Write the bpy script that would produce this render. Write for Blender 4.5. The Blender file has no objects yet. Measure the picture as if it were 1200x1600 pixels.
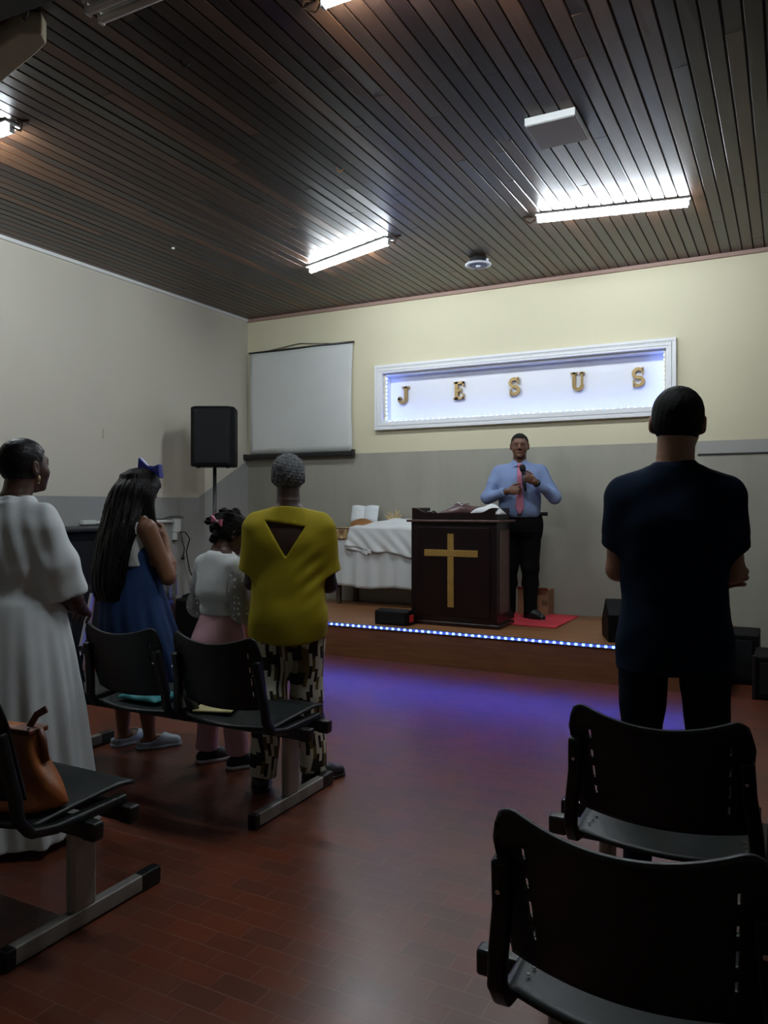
import bpy, math, random
import numpy as np
from mathutils import Vector, Matrix
random.seed(7)
S = bpy.context.scene
COL = S.collection

# ------------------------------------------------------------------ camera, world, exposure
CAM_YAW = math.radians(27.7)
cam_d = bpy.data.cameras.new('camera'); cam = bpy.data.objects.new('camera', cam_d); COL.objects.link(cam)
cam.location = (0, 0, 1.35); cam.rotation_euler = (math.radians(90), 0, CAM_YAW)
cam_d.sensor_fit = 'VERTICAL'; cam_d.sensor_height = 36; cam_d.lens = 36 * 1205 / 1600
cam_d.shift_y = (790 - 800) / 1600 * -1 * -1
cam_d.clip_start = .02
S.camera = cam
S.view_settings.view_transform = 'Standard'; S.view_settings.look = 'None'
S.view_settings.exposure = 0.0; S.view_settings.gamma = 1; S.view_settings.use_curve_mapping = False
w = bpy.data.worlds.new('world'); S.world = w; w.use_nodes = True
w.node_tree.nodes['Background'].inputs[0].default_value = (.6, .7, 1, 1)
w.node_tree.nodes['Background'].inputs[1].default_value = .02
TUBE = 170.0        # radiance of the lit ceiling tubes
LEDS = 95.0        # radiance of one blue led chip of the stage strip
SIGN_LED = 75.0

# ------------------------------------------------------------------ helpers: objects
def link(o, parent=None):
    COL.objects.link(o)
    if parent is not None: o.parent = parent
    return o
def tag(o, label=None, cat=None, group=None, kind=None):
    if label: o['label'] = label
    if cat: o['category'] = cat
    if group: o['group'] = group
    if kind: o['kind'] = kind
    return o
def empty(name, loc=(0, 0, 0), rz=0, label=None, cat=None, group=None):
    o = bpy.data.objects.new(name, None); link(o); o.location = loc; o.rotation_euler = (0, 0, rz)
    o.empty_display_size = .1
    return tag(o, label, cat, group)
def meshobj(name, V, F, m, parent=None, smooth=False, bevel=0, loc=None, mi=None):
    me = bpy.data.meshes.new(name)
    me.from_pydata([tuple(v) for v in V], [], [tuple(f) for f in F]); me.validate(); me.update()
    ms = m if isinstance(m, (list, tuple)) else [m]
    for q in ms: me.materials.append(q)
    if mi is not None and len(mi) == len(me.polygons): me.polygons.foreach_set('material_index', mi)
    if smooth: me.polygons.foreach_set('use_smooth', [True] * len(me.polygons))
    o = bpy.data.objects.new(name, me); link(o, parent)
    if loc: o.location = loc
    if bevel:
        b = o.modifiers.new('bevel', 'BEVEL'); b.width = bevel; b.segments = 2; b.limit_method = 'ANGLE'; b.angle_limit = .6
        if not smooth:
            me.polygons.foreach_set('use_smooth', [True] * len(me.polygons))
            wn = o.modifiers.new('wn', 'WEIGHTED_NORMAL')
    return o
def copy_tree(o, parent=None):
    c = o.copy(); COL.objects.link(c)
    if parent is not None: c.parent = parent
    for ch in list(o.children):
        k = ch.copy(); COL.objects.link(k); k.parent = c
        for g in list(ch.children):
            q = g.copy(); COL.objects.link(q); q.parent = k
    return c
def ortho(d):
    d = Vector(d).normalized(); a = Vector((0, 0, 1)) if abs(d.z) < .9 else Vector((1, 0, 0))
    x = d.cross(a).normalized(); y = d.cross(x).normalized(); return x, y
class MB:
    def __init__(s): s.V = []; s.F = []
    def add(s, V, F):
        n = len(s.V); s.V += [tuple(v) for v in V]; s.F += [tuple(i + n for i in f) for f in F]; return s
    def box(s, a, b, M=None):
        x0, y0, z0 = a; x1, y1, z1 = b
        V = [(x0,y0,z0),(x1,y0,z0),(x1,y1,z0),(x0,y1,z0),(x0,y0,z1),(x1,y0,z1),(x1,y1,z1),(x0,y1,z1)]
        if M is not None: V = [tuple(M @ Vector(v)) for v in V]
        return s.add(V, [(0,3,2,1),(4,5,6,7),(0,1,5,4),(1,2,6,5),(2,3,7,6),(3,0,4,7)])
    def cyl(s, a, b, r0, r1=None, n=16, caps=True):
        r1 = r0 if r1 is None else r1; a = Vector(a); b = Vector(b); x, y = ortho(b - a); V = []
        for c, r in ((a, r0), (b, r1)):
            for i in range(n):
                t = 2 * math.pi * i / n; V.append(c + x * (r * math.cos(t)) + y * (r * math.sin(t)))
        F = [(i, (i + 1) % n, n + (i + 1) % n, n + i) for i in range(n)]
        if caps: F += [tuple(range(n))[::-1], tuple(range(n, 2 * n))]
        return s.add(V, F)
    def tube(s, P, r, n=8, rect=None, up=None):
        P = [Vector(p) for p in P]; m = len(P); V = []
        px = None
        for i, p in enumerate(P):
            d = (P[min(i + 1, m - 1)] - P[max(i - 1, 0)]).normalized()
            if up is not None: x = d.cross(Vector(up)).normalized(); y = d.cross(x).normalized()
            elif px is None: x, y = ortho(d)
            else: x = (px - d * px.dot(d)).normalized(); y = d.cross(x).normalized()
            px = x
            if rect:
                for sx, sy in ((-1,-1),(1,-1),(1,1),(-1,1)): V.append(p + x * sx * rect[0] / 2 + y * sy * rect[1] / 2)
            else:
                rr = r[i] if isinstance(r, (list, tuple)) else r
                for k in range(n):
                    t = 2 * math.pi * k / n; V.append(p + x * rr * math.cos(t) + y * rr * math.sin(t))
        k = 4 if rect else n
        F = [(i*k+j, i*k+(j+1)%k, (i+1)*k+(j+1)%k, (i+1)*k+j) for i in range(m-1) for j in range(k)]
        F += [tuple(range(k))[::-1], tuple(range((m-1)*k, m*k))]
        return s.add(V, F)
    def lathe(s, prof, c=(0,0,0), n=32, axis='z'):
        V = []; c = Vector(c)
        for r, h in prof:
            for i in range(n):
                t = 2*math.pi*i/n
                q = {'z': (r*math.cos(t), r*math.sin(t), h), 'y': (r*math.cos(t), h, r*math.sin(t)), 'x': (h, r*math.cos(t), r*math.sin(t))}[axis]
                V.append(c + Vector(q))
        m = len(prof)
        F = [(i*n+j, i*n+(j+1)%n, (i+1)*n+(j+1)%n, (i+1)*n+j) for i in range(m-1) for j in range(n)]
        F += [tuple(range(n))[::-1], tuple(range((m-1)*n, m*n))]
        return s.add(V, F)
    def prism(s, pts, y0, y1, axis='y'):
        n = len(pts)
        def q(p, d): return {'y': (p[0], d, p[1]), 'x': (d, p[0], p[1]), 'z': (p[0], p[1], d)}[axis]
        V = [q(p, y0) for p in pts] + [q(p, y1) for p in pts]
        F = [(i, (i+1)%n, n+(i+1)%n, n+i) for i in range(n)] + [tuple(range(n))[::-1], tuple(range(n, 2*n))]
        return s.add(V, F)
    def sheet(s, fn, nu, nv, th=.004, keep=None):
        # closed thick sheet from fn(u,v)->point; keep(u,v) False removes a cell
        P = [[Vector(fn(i/nu, j/nv)) for j in range(nv+1)] for i in range(nu+1)]
        N = [[None]*(nv+1) for _ in range(nu+1)]
        for i in range(nu+1):
            for j in range(nv+1):
                a = P[min(i+1,nu)][j]-P[max(i-1,0)][j]; b = P[i][min(j+1,nv)]-P[i][max(j-1,0)]
                n = a.cross(b); N[i][j] = n.normalized() if n.length > 1e-9 else Vector((0,0,1))
        W = nv+1; K = (nu+1)*W
        V = [P[i][j]+N[i][j]*th/2 for i in range(nu+1) for j in range(W)] + [P[i][j]-N[i][j]*th/2 for i in range(nu+1) for j in range(W)]
        on = {(i,j): (keep is None or keep((i+.5)/nu,(j+.5)/nv)) for i in range(nu) for j in range(nv)}
        F = []
        for (i,j), k in on.items():
            if not k: continue
            a,b,c,d = i*W+j,(i+1)*W+j,(i+1)*W+j+1,i*W+j+1
            F += [(a,b,c,d),(a+K,d+K,c+K,b+K)]
            if not on.get((i,j-1)): F.append((b,a,a+K,b+K))
            if not on.get((i+1,j)): F.append((c,b,b+K,c+K))
            if not on.get((i,j+1)): F.append((d,c,c+K,d+K))
            if not on.get((i-1,j)): F.append((a,d,d+K,a+K))
        return s.add(V, F)
    def build(s, name, m, parent=None, smooth=False, bevel=0, loc=None):
        return meshobj(name, s.V, s.F, m, parent, smooth, bevel, loc)

# ------------------------------------------------------------------ helpers: materials
def mat(name, col, rough=.6, metal=0, spec=.5, coat=0, var=.0, vscale=8, bump=0, bscale=60, emit=None, es=0, sheen=0, sss=0, stretch=None):
    m = bpy.data.materials.new(name); m.use_nodes = True; nt = m.node_tree; b = nt.nodes['Principled BSDF']
    b.inputs['Base Color'].default_value = (*col, 1); b.inputs['Roughness'].default_value = rough
    b.inputs['Metallic'].default_value = metal; b.inputs['Specular IOR Level'].default_value = spec
    b.inputs['Coat Weight'].default_value = coat
    if sheen: b.inputs['Sheen Weight'].default_value = sheen
    if sss: b.inputs['Subsurface Weight'].default_value = sss; b.inputs['Subsurface Scale'].default_value = .01
    if emit: b.inputs['Emission Color'].default_value = (*emit, 1); b.inputs['Emission Strength'].default_value = es
    tc = nt.nodes.new('ShaderNodeTexCoord'); out = tc.outputs['Object']
    if stretch:
        mp = nt.nodes.new('ShaderNodeMapping'); mp.inputs['Scale'].default_value = stretch; nt.links.new(out, mp.inputs['Vector']); out = mp.outputs[0]
    if var:
        n = nt.nodes.new('ShaderNodeTexNoise'); n.inputs['Scale'].default_value = vscale; n.inputs['Detail'].default_value = 5
        nt.links.new(out, n.inputs['Vector'])
        r = nt.nodes.new('ShaderNodeValToRGB'); r.color_ramp.elements[0].position = .3; r.color_ramp.elements[1].position = .7
        r.color_ramp.elements[0].color = (*[c*(1-var) for c in col], 1); r.color_ramp.elements[1].color = (*[min(1, c*(1+var)) for c in col], 1)
        nt.links.new(n.outputs['Fac'], r.inputs[0]); nt.links.new(r.outputs[0], b.inputs['Base Color'])
    if bump:
        n = nt.nodes.new('ShaderNodeTexNoise'); n.inputs['Scale'].default_value = bscale; n.inputs['Detail'].default_value = 4
        nt.links.new(out, n.inputs['Vector'])
        k = nt.nodes.new('ShaderNodeBump'); k.inputs['Strength'].default_value = bump; k.inputs['Distance'].default_value = .004
        nt.links.new(n.outputs['Fac'], k.inputs['Height']); nt.links.new(k.outputs[0], b.inputs['Normal'])
    return m
def nodes_of(m): return m.node_tree, m.node_tree.nodes['Principled BSDF']
def math_node(nt, op, a, b=None, c=None):
    n = nt.nodes.new('ShaderNodeMath'); n.operation = op
    for i, v in enumerate((a, b, c)):
        if v is None: continue
        if isinstance(v, (int, float)): n.inputs[i].default_value = v
        else: nt.links.new(v, n.inputs[i])
    return n.outputs[0]
def mix_col(nt, f, a, b):
    n = nt.nodes.new('ShaderNodeMix'); n.data_type = 'RGBA'
    for sock, v in ((n.inputs[0], f), (n.inputs[6], a), (n.inputs[7], b)):
        if isinstance(v, (int, float)): sock.default_value = v
        elif isinstance(v, tuple): sock.default_value = (*v, 1)
        else: nt.links.new(v, sock)
    return n.outputs[2]
def noise(nt, vec, scale, detail=4, stretch=None):
    if stretch:
        mp = nt.nodes.new('ShaderNodeMapping'); mp.inputs['Scale'].default_value = stretch; nt.links.new(vec, mp.inputs['Vector']); vec = mp.outputs[0]
    n = nt.nodes.new('ShaderNodeTexNoise'); n.inputs['Scale'].default_value = scale; n.inputs['Detail'].default_value = detail
    nt.links.new(vec, n.inputs['Vector']); return n.outputs['Fac']
def ramp(nt, fac, stops, const=False):
    r = nt.nodes.new('ShaderNodeValToRGB'); nt.links.new(fac, r.inputs[0]); e = r.color_ramp.elements
    if const: r.color_ramp.interpolation = 'CONSTANT'
    while len(e) < len(stops): e.new(.5)
    for k, (p, c) in enumerate(stops): e[k].position = p; e[k].color = (*c, 1)
    return r.outputs[0]
def bump(nt, b, h, strength=.4, dist=.004):
    k = nt.nodes.new('ShaderNodeBump'); k.inputs['Strength'].default_value = strength; k.inputs['Distance'].default_value = dist
    nt.links.new(h, k.inputs['Height']); nt.links.new(k.outputs[0], b.inputs['Normal'])

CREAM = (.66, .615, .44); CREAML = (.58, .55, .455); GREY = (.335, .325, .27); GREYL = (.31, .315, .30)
def wall_mat(name, kind):
    m = mat(name, CREAM, .75); nt, b = nodes_of(m); tc = nt.nodes.new('ShaderNodeTexCoord'); sx = nt.nodes.new('ShaderNodeSeparateXYZ')
    nt.links.new(tc.outputs['Object'], sx.inputs[0]); z = sx.outputs[2]; y = sx.outputs[1]; x = sx.outputs[0]
    if kind == 'back': h = math_node(nt, 'ADD', 1.925, math_node(nt, 'MULTIPLY', x, 0.0))
    elif kind == 'left':   # dado 1.43 m high that ramps up beside the stage
        t = math_node(nt, 'DIVIDE', math_node(nt, 'SUBTRACT', y, 6.52), .88)
        t.node.use_clamp = True
        h = math_node(nt, 'ADD', 1.435, math_node(nt, 'MULTIPLY', t, .46))
    else: h = math_node(nt, 'ADD', 1.43, 0)
    f = math_node(nt, 'LESS_THAN', z, h)
    n1 = noise(nt, tc.outputs['Object'], 1.3, 6); n2 = noise(nt, tc.outputs['Object'], 5, 6, (1, 1, .25))
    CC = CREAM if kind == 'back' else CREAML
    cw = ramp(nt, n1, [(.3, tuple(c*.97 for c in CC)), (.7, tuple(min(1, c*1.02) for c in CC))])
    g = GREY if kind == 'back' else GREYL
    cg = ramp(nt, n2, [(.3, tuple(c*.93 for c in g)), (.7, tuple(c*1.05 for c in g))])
    nt.links.new(mix_col(nt, f, cw, cg), b.inputs['Base Color'])
    nt.links.new(math_node(nt, 'SUBTRACT', .8, math_node(nt, 'MULTIPLY', f, .25)), b.inputs['Roughness'])
    bump(nt, b, noise(nt, tc.outputs['Object'], 90, 5), .12, .002)
    return m
def floor_mat():
    m = mat('red clay tile', (.2, .06, .04), .3); nt, b = nodes_of(m); tc = nt.nodes.new('ShaderNodeTexCoord'); O = tc.outputs['Object']
    br = nt.nodes.new('ShaderNodeTexBrick'); nt.links.new(O, br.inputs['Vector'])
    br.inputs['Scale'].default_value = 1; br.inputs['Brick Width'].default_value = .16; br.inputs['Row Height'].default_value = .08
    br.inputs['Mortar Size'].default_value = .0022; br.inputs['Mortar Smooth'].default_value = .2; br.offset = .5
    br.inputs['Color1'].default_value = (.165, .036, .013, 1); br.inputs['Color2'].default_value = (.105, .030, .015, 1); br.inputs['Mortar'].default_value = (.17, .075, .05, 1)
    n = noise(nt, O, 2.2, 5)
    c = mix_col(nt, math_node(nt, 'MULTIPLY', ramp(nt, n, [(.35, (0, 0, 0)), (.7, (1, 1, 1))]), .55), br.outputs['Color'], (.085, .032, .020))
    nt.links.new(c, b.inputs['Base Color'])
    n3 = noise(nt, O, 9, 5)
    nt.links.new(math_node(nt, 'ADD', .285, math_node(nt, 'MULTIPLY', n3, .07)), b.inputs['Roughness'])
    h = math_node(nt, 'ADD', math_node(nt, 'MULTIPLY', br.outputs['Fac'], -1.0), math_node(nt, 'MULTIPLY', noise(nt, O, 7, 2), .6))
    bump(nt, b, h, .22, .0012)
    b.inputs['Specular IOR Level'].default_value = .6
    return m
def board_mat():
    m = mat('varnished ceiling boards', (.06, .03, .02), .3); nt, b = nodes_of(m); tc = nt.nodes.new('ShaderNodeTexCoord'); O = tc.outputs['Object']
    at = nt.nodes.new('ShaderNodeAttribute'); at.attribute_name = 'tone'
    base = ramp(nt, at.outputs['Fac'], [(0, (.020, .010, .008)), (.35, (.040, .020, .013)), (.65, (.078, .038, .021)), (.9, (.125, .060, .030)), (1, (.19, .085, .038))])
    g = noise(nt, O, 6, 8, (14, .8, 1))
    nt.links.new(mix_col(nt, math_node(nt, 'MULTIPLY', g, .6), base, (.018, .010, .008)), b.inputs['Base Color'])
    nt.links.new(math_node(nt, 'ADD', .285, math_node(nt, 'MULTIPLY', at.outputs['Fac'], .10)), b.inputs['Roughness'])
    bump(nt, b, noise(nt, O, 4, 5, (5, .8, 1)), .35, .004)
    b.inputs['Specular IOR Level'].default_value = .34
    return m
def wood_mat(name, c1, c2, rough=.35, scale=5, stretch=(1, 1, 8), planks=None):
    m = mat(name, c1, rough); nt, b = nodes_of(m); tc = nt.nodes.new('ShaderNodeTexCoord'); O = tc.outputs['Object']
    f = noise(nt, O, scale, 8, stretch)
    nt.links.new(ramp(nt, f, [(.3, c1), (.7, c2)]), b.inputs['Base Color'])
    bump(nt, b, f, .15, .002)
    return m
def pants_mat():
    m = mat('geometric print trousers', (.5, .5, .4), .8); nt, b = nodes_of(m); tc = nt.nodes.new('ShaderNodeTexCoord'); sx = nt.nodes.new('ShaderNodeSeparateXYZ')
    nt.links.new(tc.outputs['Object'], sx.inputs[0]); x, y, z = sx.outputs
    u = math_node(nt, 'ADD', x, math_node(nt, 'MULTIPLY', y, .6))
    u = math_node(nt, 'ADD', u, math_node(nt, 'MULTIPLY', math_node(nt, 'SINE', math_node(nt, 'MULTIPLY', z, 30)), .006))
    row = math_node(nt, 'FLOOR', math_node(nt, 'DIVIDE', u, .0175))
    w1 = nt.nodes.new('ShaderNodeTexWhiteNoise'); w1.noise_dimensions = '1D'; nt.links.new(row, w1.inputs['W'])
    v = math_node(nt, 'ADD', math_node(nt, 'DIVIDE', z, .062), math_node(nt, 'MULTIPLY', w1.outputs['Value'], 7))
    cell = math_node(nt, 'FLOOR', v)
    cx = nt.nodes.new('ShaderNodeCombineXYZ'); nt.links.new(row, cx.inputs[0]); nt.links.new(cell, cx.inputs[1])
    w2 = nt.nodes.new('ShaderNodeTexWhiteNoise'); w2.noise_dimensions = '2D'; nt.links.new(cx.outputs[0], w2.inputs['Vector'])
    c = ramp(nt, w2.outputs['Value'], [(0, (.012, .01, .008)), (.36, (.62, .60, .48)), (.78, (.13, .09, .015)), (.95, (.3, .28, .2))], True)
    nt.links.new(c, b.inputs['Base Color']); return m
def dotted_sheer():
    m = mat('sheer dotted voile', (.36, .35, .33), .8); nt, b = nodes_of(m); tc = nt.nodes.new('ShaderNodeTexCoord')
    vo = nt.nodes.new('ShaderNodeTexVoronoi'); vo.inputs['Scale'].default_value = 36; vo.inputs['Randomness'].default_value = .35
    nt.links.new(tc.outputs['Object'], vo.inputs['Vector'])
    f = math_node(nt, 'LESS_THAN', vo.outputs['Distance'], .26)
    nt.links.new(mix_col(nt, f, (.50, .49, .48), (.95, .95, .93)), b.inputs['Base Color'])
    nt.links.new(math_node(nt, 'ADD', .60, math_node(nt, 'MULTIPLY', f, .40)), b.inputs['Alpha'])
    return m
def runner_mat():
    m = mat('gold patterned runner', (.4, .28, .1), .7); nt, b = nodes_of(m); tc = nt.nodes.new('ShaderNodeTexCoord'); sx = nt.nodes.new('ShaderNodeSeparateXYZ')
    nt.links.new(tc.outputs['Object'], sx.inputs[0])
    fx = math_node(nt, 'ABSOLUTE', math_node(nt, 'SUBTRACT', math_node(nt, 'FRACT', math_node(nt, 'DIVIDE', sx.outputs[0], .1)), .5))
    fz = math_node(nt, 'FRACT', math_node(nt, 'DIVIDE', sx.outputs[2], .1))
    f = math_node(nt, 'LESS_THAN', fx, math_node(nt, 'MULTIPLY', fz, .42))
    f2 = math_node(nt, 'LESS_THAN', fx, math_node(nt, 'SUBTRACT', .15, math_node(nt, 'MULTIPLY', fz, .3)))
    c = mix_col(nt, f, (.42, .29, .13), (.20, .11, .04)); c = mix_col(nt, f2, c, (.72, .60, .38))
    nt.links.new(c, b.inputs['Base Color']); return m
def pattern_mat():
    m = mat('leaf print cotton', (.5, .45, .3), .8); nt, b = nodes_of(m); tc = nt.nodes.new('ShaderNodeTexCoord')
    c = ramp(nt, noise(nt, tc.outputs['Object'], 22, 3), [(.40, (.40, .37, .24)), (.52, (.22, .26, .12)), (.62, (.45, .30, .14))])
    nt.links.new(c, b.inputs['Base Color']); return m

M = dict(
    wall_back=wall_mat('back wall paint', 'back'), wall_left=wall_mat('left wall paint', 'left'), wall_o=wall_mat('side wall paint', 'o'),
    floor=floor_mat(), boards=board_mat(),
    cornice=mat('cornice', (.34, .22, .18), .6), white=mat('white paint', (.72, .73, .72), .5), plaster=mat('white panel', (.80, .81, .83), .6),
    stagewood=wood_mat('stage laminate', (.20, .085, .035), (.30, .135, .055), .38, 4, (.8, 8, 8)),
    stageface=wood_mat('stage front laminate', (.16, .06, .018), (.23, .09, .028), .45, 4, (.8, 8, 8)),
    plastic=mat('black plastic', (.006, .0075, .0075), .45, spec=.35, var=.2, vscale=30, bump=.15, bscale=400),
    seatp=mat('black seat plastic', (.008, .011, .011), .46, spec=.35, var=.15, vscale=20, bump=.12, bscale=300),
    cap=mat('black end cap', (.008, .010, .010), .3),
    steel=mat('grey painted steel', (.30, .29, .26), .38, metal=.35, var=.12, vscale=12),
    chrome=mat('chrome', (.75, .76, .78), .18, metal=1),
    alu=mat('silver aluminium', (.62, .62, .68), .32, metal=.8),
    tube=mat('lit tube', (1, 1, 1), .4, emit=(.86, .94, 1.0), es=TUBE),
    tubeoff=mat('unlit tube', (.62, .60, .54), .3), batten=mat('batten', (.55, .53, .46), .5), panel=mat('led panel diffuser', (.50, .50, .47), .5),
    dark=mat('dark hole', (.012, .012, .012), .6), wire=mat('black cable', (.015, .015, .015), .5), copper=mat('brown wire', (.12, .06, .03), .6),
    dev_white=mat('white plastic ring', (.62, .65, .72), .4), dev_blue=mat('bluish grille', (.16, .20, .34), .45),
    screen=mat('projection fabric', (.60, .62, .60), .8, var=.03, vscale=2), black=mat('black metal', (.012, .012, .012), .4),
    grille=mat('black speaker grille', (.004, .005, .006), .6, spec=.25, bump=.5, bscale=600), spk=mat('black speaker cabinet', (.003, .0035, .004), .6, spec=.12, bump=.3, bscale=300),
    gold=mat('gold letter', (.36, .24, .085), .38, metal=.35, var=.1), brass=mat('brass cross', (.42, .25, .06), .45, metal=.3, var=.12, vscale=18),
    ledw=mat('sign led', (.8, .85, 1), .4, emit=(.13, .24, 1.0), es=SIGN_LED), leds=mat('stage led', (.5, .6, 1), .4, emit=(.025, .10, 1.0), es=LEDS),
    strip=mat('led strip tape', (.55, .58, .75), .4), signback=mat('sign white board', (.82, .83, .85), .55),
    mahog=wood_mat('dark mahogany', (.006, .0025, .0022), (.016, .0045, .004), .28, 3, (5, 5, .6)), mahoge=wood_mat('mahogany ledge', (.07, .035, .028), (.10, .05, .04), .3, 3, (1, 6, 6)),
    cloth=mat('white tablecloth', (.60, .62, .62), .85, bump=.15, bscale=200), cloth2=mat('white cover cloth', (.68, .70, .70), .85, bump=.15, bscale=150),
    runner=runner_mat(), tablewood=wood_mat('table wood', (.05, .035, .025), (.09, .06, .04), .4),
    paper=mat('book paper', (.72, .76, .78), .8), tan=mat('tan wood stand', (.36, .17, .065), .5, var=.2), straw=mat('dried straw', (.60, .44, .22), .8, var=.2, vscale=40),
    maroon=mat('dark red leather', (.05, .010, .010), .4), cardboard=mat('cardboard', (.26, .14, .07), .8, var=.1), ink=mat('carton ink', (.10, .055, .03), .8),
    mat=mat('pink red mat', (.60, .04, .06), .8, bump=.4, bscale=60), red=mat('red lamp', (.5, .03, .03), .4),
    leather=mat('tan leather', (.30, .085, .014), .42, var=.25, vscale=14, bump=.2, bscale=90), beige=mat('beige trim', (.40, .28, .14), .5),
    brownl=mat('brown leather', (.13, .03, .008), .45), teal=mat('teal fabric', (.05, .30, .32), .55), yellowdot=mat('pale yellow fabric', (.50, .45, .22), .7),
    pattern=pattern_mat(), pipe=mat('white pvc', (.60, .62, .60), .4), soffit=mat('beige soffit', (.32, .27, .17), .7),
)

# ------------------------------------------------------------------ room shell
XL, XR, YB, YF, ZC = -5.72, 3.3, 7.4, -3.2, 3.565
def struct(name, mb, m, bevel=0, smooth=False, parent=None):
    o = mb.build(name, m, parent, smooth, bevel); o['kind'] = 'structure'; return o
struct('floor', MB().box((XL-.15, YF-.15, -.1), (XR+.15, YB+.35, 0)), M['floor'])
ceil = struct('ceiling', MB().box((XL-.15, YF-.15, ZC+.010), (XR+.15, YB+.35, ZC+.1)), mat('dark gap above boards', (.006, .004, .003), .8))
def boards():
    rnd = random.Random(5); V, F, T = [], [], []; x = XL; W = .0865
    while x < XR:
        y = YF-rnd.uniform(0, 3)
        while y < YB:
            L = rnd.uniform(2.2, 4.2); y0, y1 = max(y, YF)+.001, min(y+L, YB)-.001; y += L
            if y1 < YF+.05: continue
            t = rnd.random()**1.15; e = rnd.uniform(-.0014, .0014); e2 = rnd.uniform(-.0008, .0008)
            xa, xb = x+.003, x+W-.003; n = len(V)
            for yy, q in ((y0, 1), (y1, -1)):
                V += [(xa, yy, ZC+.012), (xa, yy, ZC+.005+e+e2*q), (xa+.004, yy, ZC+e+e2*q), (xb-.004, yy, ZC-e+e2*q), (xb, yy, ZC+.005-e+e2*q), (xb, yy, ZC+.012)]
            for k in range(5): F.append((n+k, n+k+1, n+k+7, n+k+6)); T.append(t)
            F += [(n, n+1, n+2, n+3, n+4, n+5), (n+11, n+10, n+9, n+8, n+7, n+6)]; T += [t, t]
        x += W
    me = bpy.data.meshes.new('ceiling_boards'); me.from_pydata(V, [], F); me.materials.append(M['boards'])
    a = me.attributes.new('tone', 'FLOAT', 'FACE'); a.data.foreach_set('value', T)
    o = bpy.data.objects.new('ceiling_boards', me); link(o, ceil); o['kind'] = 'structure'
boards()
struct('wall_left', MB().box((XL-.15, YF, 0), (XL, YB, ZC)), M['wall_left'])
struct('wall_right', MB().box((XR, YF, 0), (XR+.15, YB, ZC)), M['wall_o'])
struct('wall_front', MB().box((XL-.15, YF-.15, 0), (XR+.15, YF, ZC)), M['wall_o'])
NX0, NX1, NZ0, NZ1, ND = -3.87, -1.00, 2.255, 2.765, .13      # niche of the lit sign
wb = MB()
wb.box((XL-.15, YB, 0), (NX0, YB+.3, ZC)); wb.box((NX1, YB, 0), (XR+.15, YB+.3, ZC))
wb.box((NX0, YB, 0), (NX1, YB+.3, NZ0)); wb.box((NX0, YB, NZ1), (NX1, YB+.3, ZC)); wb.box((NX0, YB+ND+.01, NZ0), (NX1, YB+.3, NZ1))
struct('wall_back', wb, M['wall_back'])
struct('trim_1', MB().box((XL, YB-.03, ZC-.035), (XR, YB, ZC)), M['cornice'])
struct('trim_2', MB().box((XL, YF, ZC-.03), (XL+.025, YB-.03, ZC)), M['white'])
struct('trim_3', MB().box((-.72, YB-.012, 1.80), (XR, YB, 1.812)), M['dark'])
struct('trim_4', MB().box((-.72, YB-.008, 1.812), (XR, YB, 1.92)), mat('grey rail', (.36, .36, .33), .6))
# stage
SY, SX1, SH = 5.96, -.42, .30
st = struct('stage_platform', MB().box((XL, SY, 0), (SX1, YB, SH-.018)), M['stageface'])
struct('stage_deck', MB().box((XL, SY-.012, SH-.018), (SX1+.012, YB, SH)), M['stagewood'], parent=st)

# led strip along the stage nosing
ls = empty('led_strip', (-2.1, SY-.014, SH-.016), 0, 'glowing blue LED strip along the front edge of the stage', 'led strip')
MB().box((-3.6, -.004, -.012), (1.66, 0, .010)).build('strip_tape', M['strip'], ls)
MB().box((-3.6, -.010, .010), (1.66, 0, .017)).build('aluminium_edge', M['alu'], ls)
led0 = MB().box((-.007, -.008, -.007), (.007, -.003, .005)).build('led', M['leds'], ls)
led0.location.x = -1.95
for i in range(1, 64):
    c = led0.copy(); COL.objects.link(c); c.parent = ls; c.location.x = -1.95 + i*.0565

# ------------------------------------------------------------------ lit sign
sg = empty('wall_sign', (0, YB, 0), 0, 'white framed recessed sign on back wall lit blue with five gold letters', 'sign')
fr = MB()
ox0, ox1, oz0, oz1 = -3.976, -.895, 2.165, 2.865
def frame_ring(mb, x0, x1, z0, z1, t, y0, y1):
    mb.box((x0, y0, z1-t), (x1, y1, z1)); mb.box((x0, y0, z0), (x1, y1, z0+t)); mb.box((x0, y0, z0+t), (x0+t, y1, z1-t)); mb.box((x1-t, y0, z0+t), (x1, y1, z1-t))
frame_ring(fr, ox0, ox1, oz0, oz1, .028, -.055, 0)
frame_ring(fr, ox0+.028, ox1-.028, oz0+.028, oz1-.028, .010, -.048, 0)
frame_ring(fr, ox0+.040, ox1-.040, oz0+.040, oz1-.040, .028, -.052, 0)
frame_ring(fr, ox0+.068, ox1-.068, oz0+.068, oz1-.068, .020, -.046, 0)
fr.build('frame', M['plaster'], sg, bevel=.004)
bk = MB().box((NX0, ND-.008, NZ0), (NX1, ND, NZ1)).build('back_board', M['signback'], sg)
ln = MB(); ln.box((NX0, -.001, NZ0), (NX0+.006, ND-.008, NZ1)); ln.box((NX1-.006, -.001, NZ0), (NX1, ND-.008, NZ1)); ln.box((NX0, -.001, NZ1-.006), (NX1, ND-.008, NZ1)); ln.box((NX0, -.001, NZ0), (NX1, ND-.008, NZ0+.006))
ln.build('inner_lining', M['signback'], sg)
l0 = MB().box((-.002, -.005, -.005), (.002, .005, .005)).build('led', M['ledw'], sg); l1 = MB().box((-.005, -.005, -.002), (.005, .005, .002)).build('led', M['ledw'], sg)
l0.location = (NX0+.008, .017, NZ0+.05); l1.location = (NX0+.05, .017, NZ0+.008)
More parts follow.
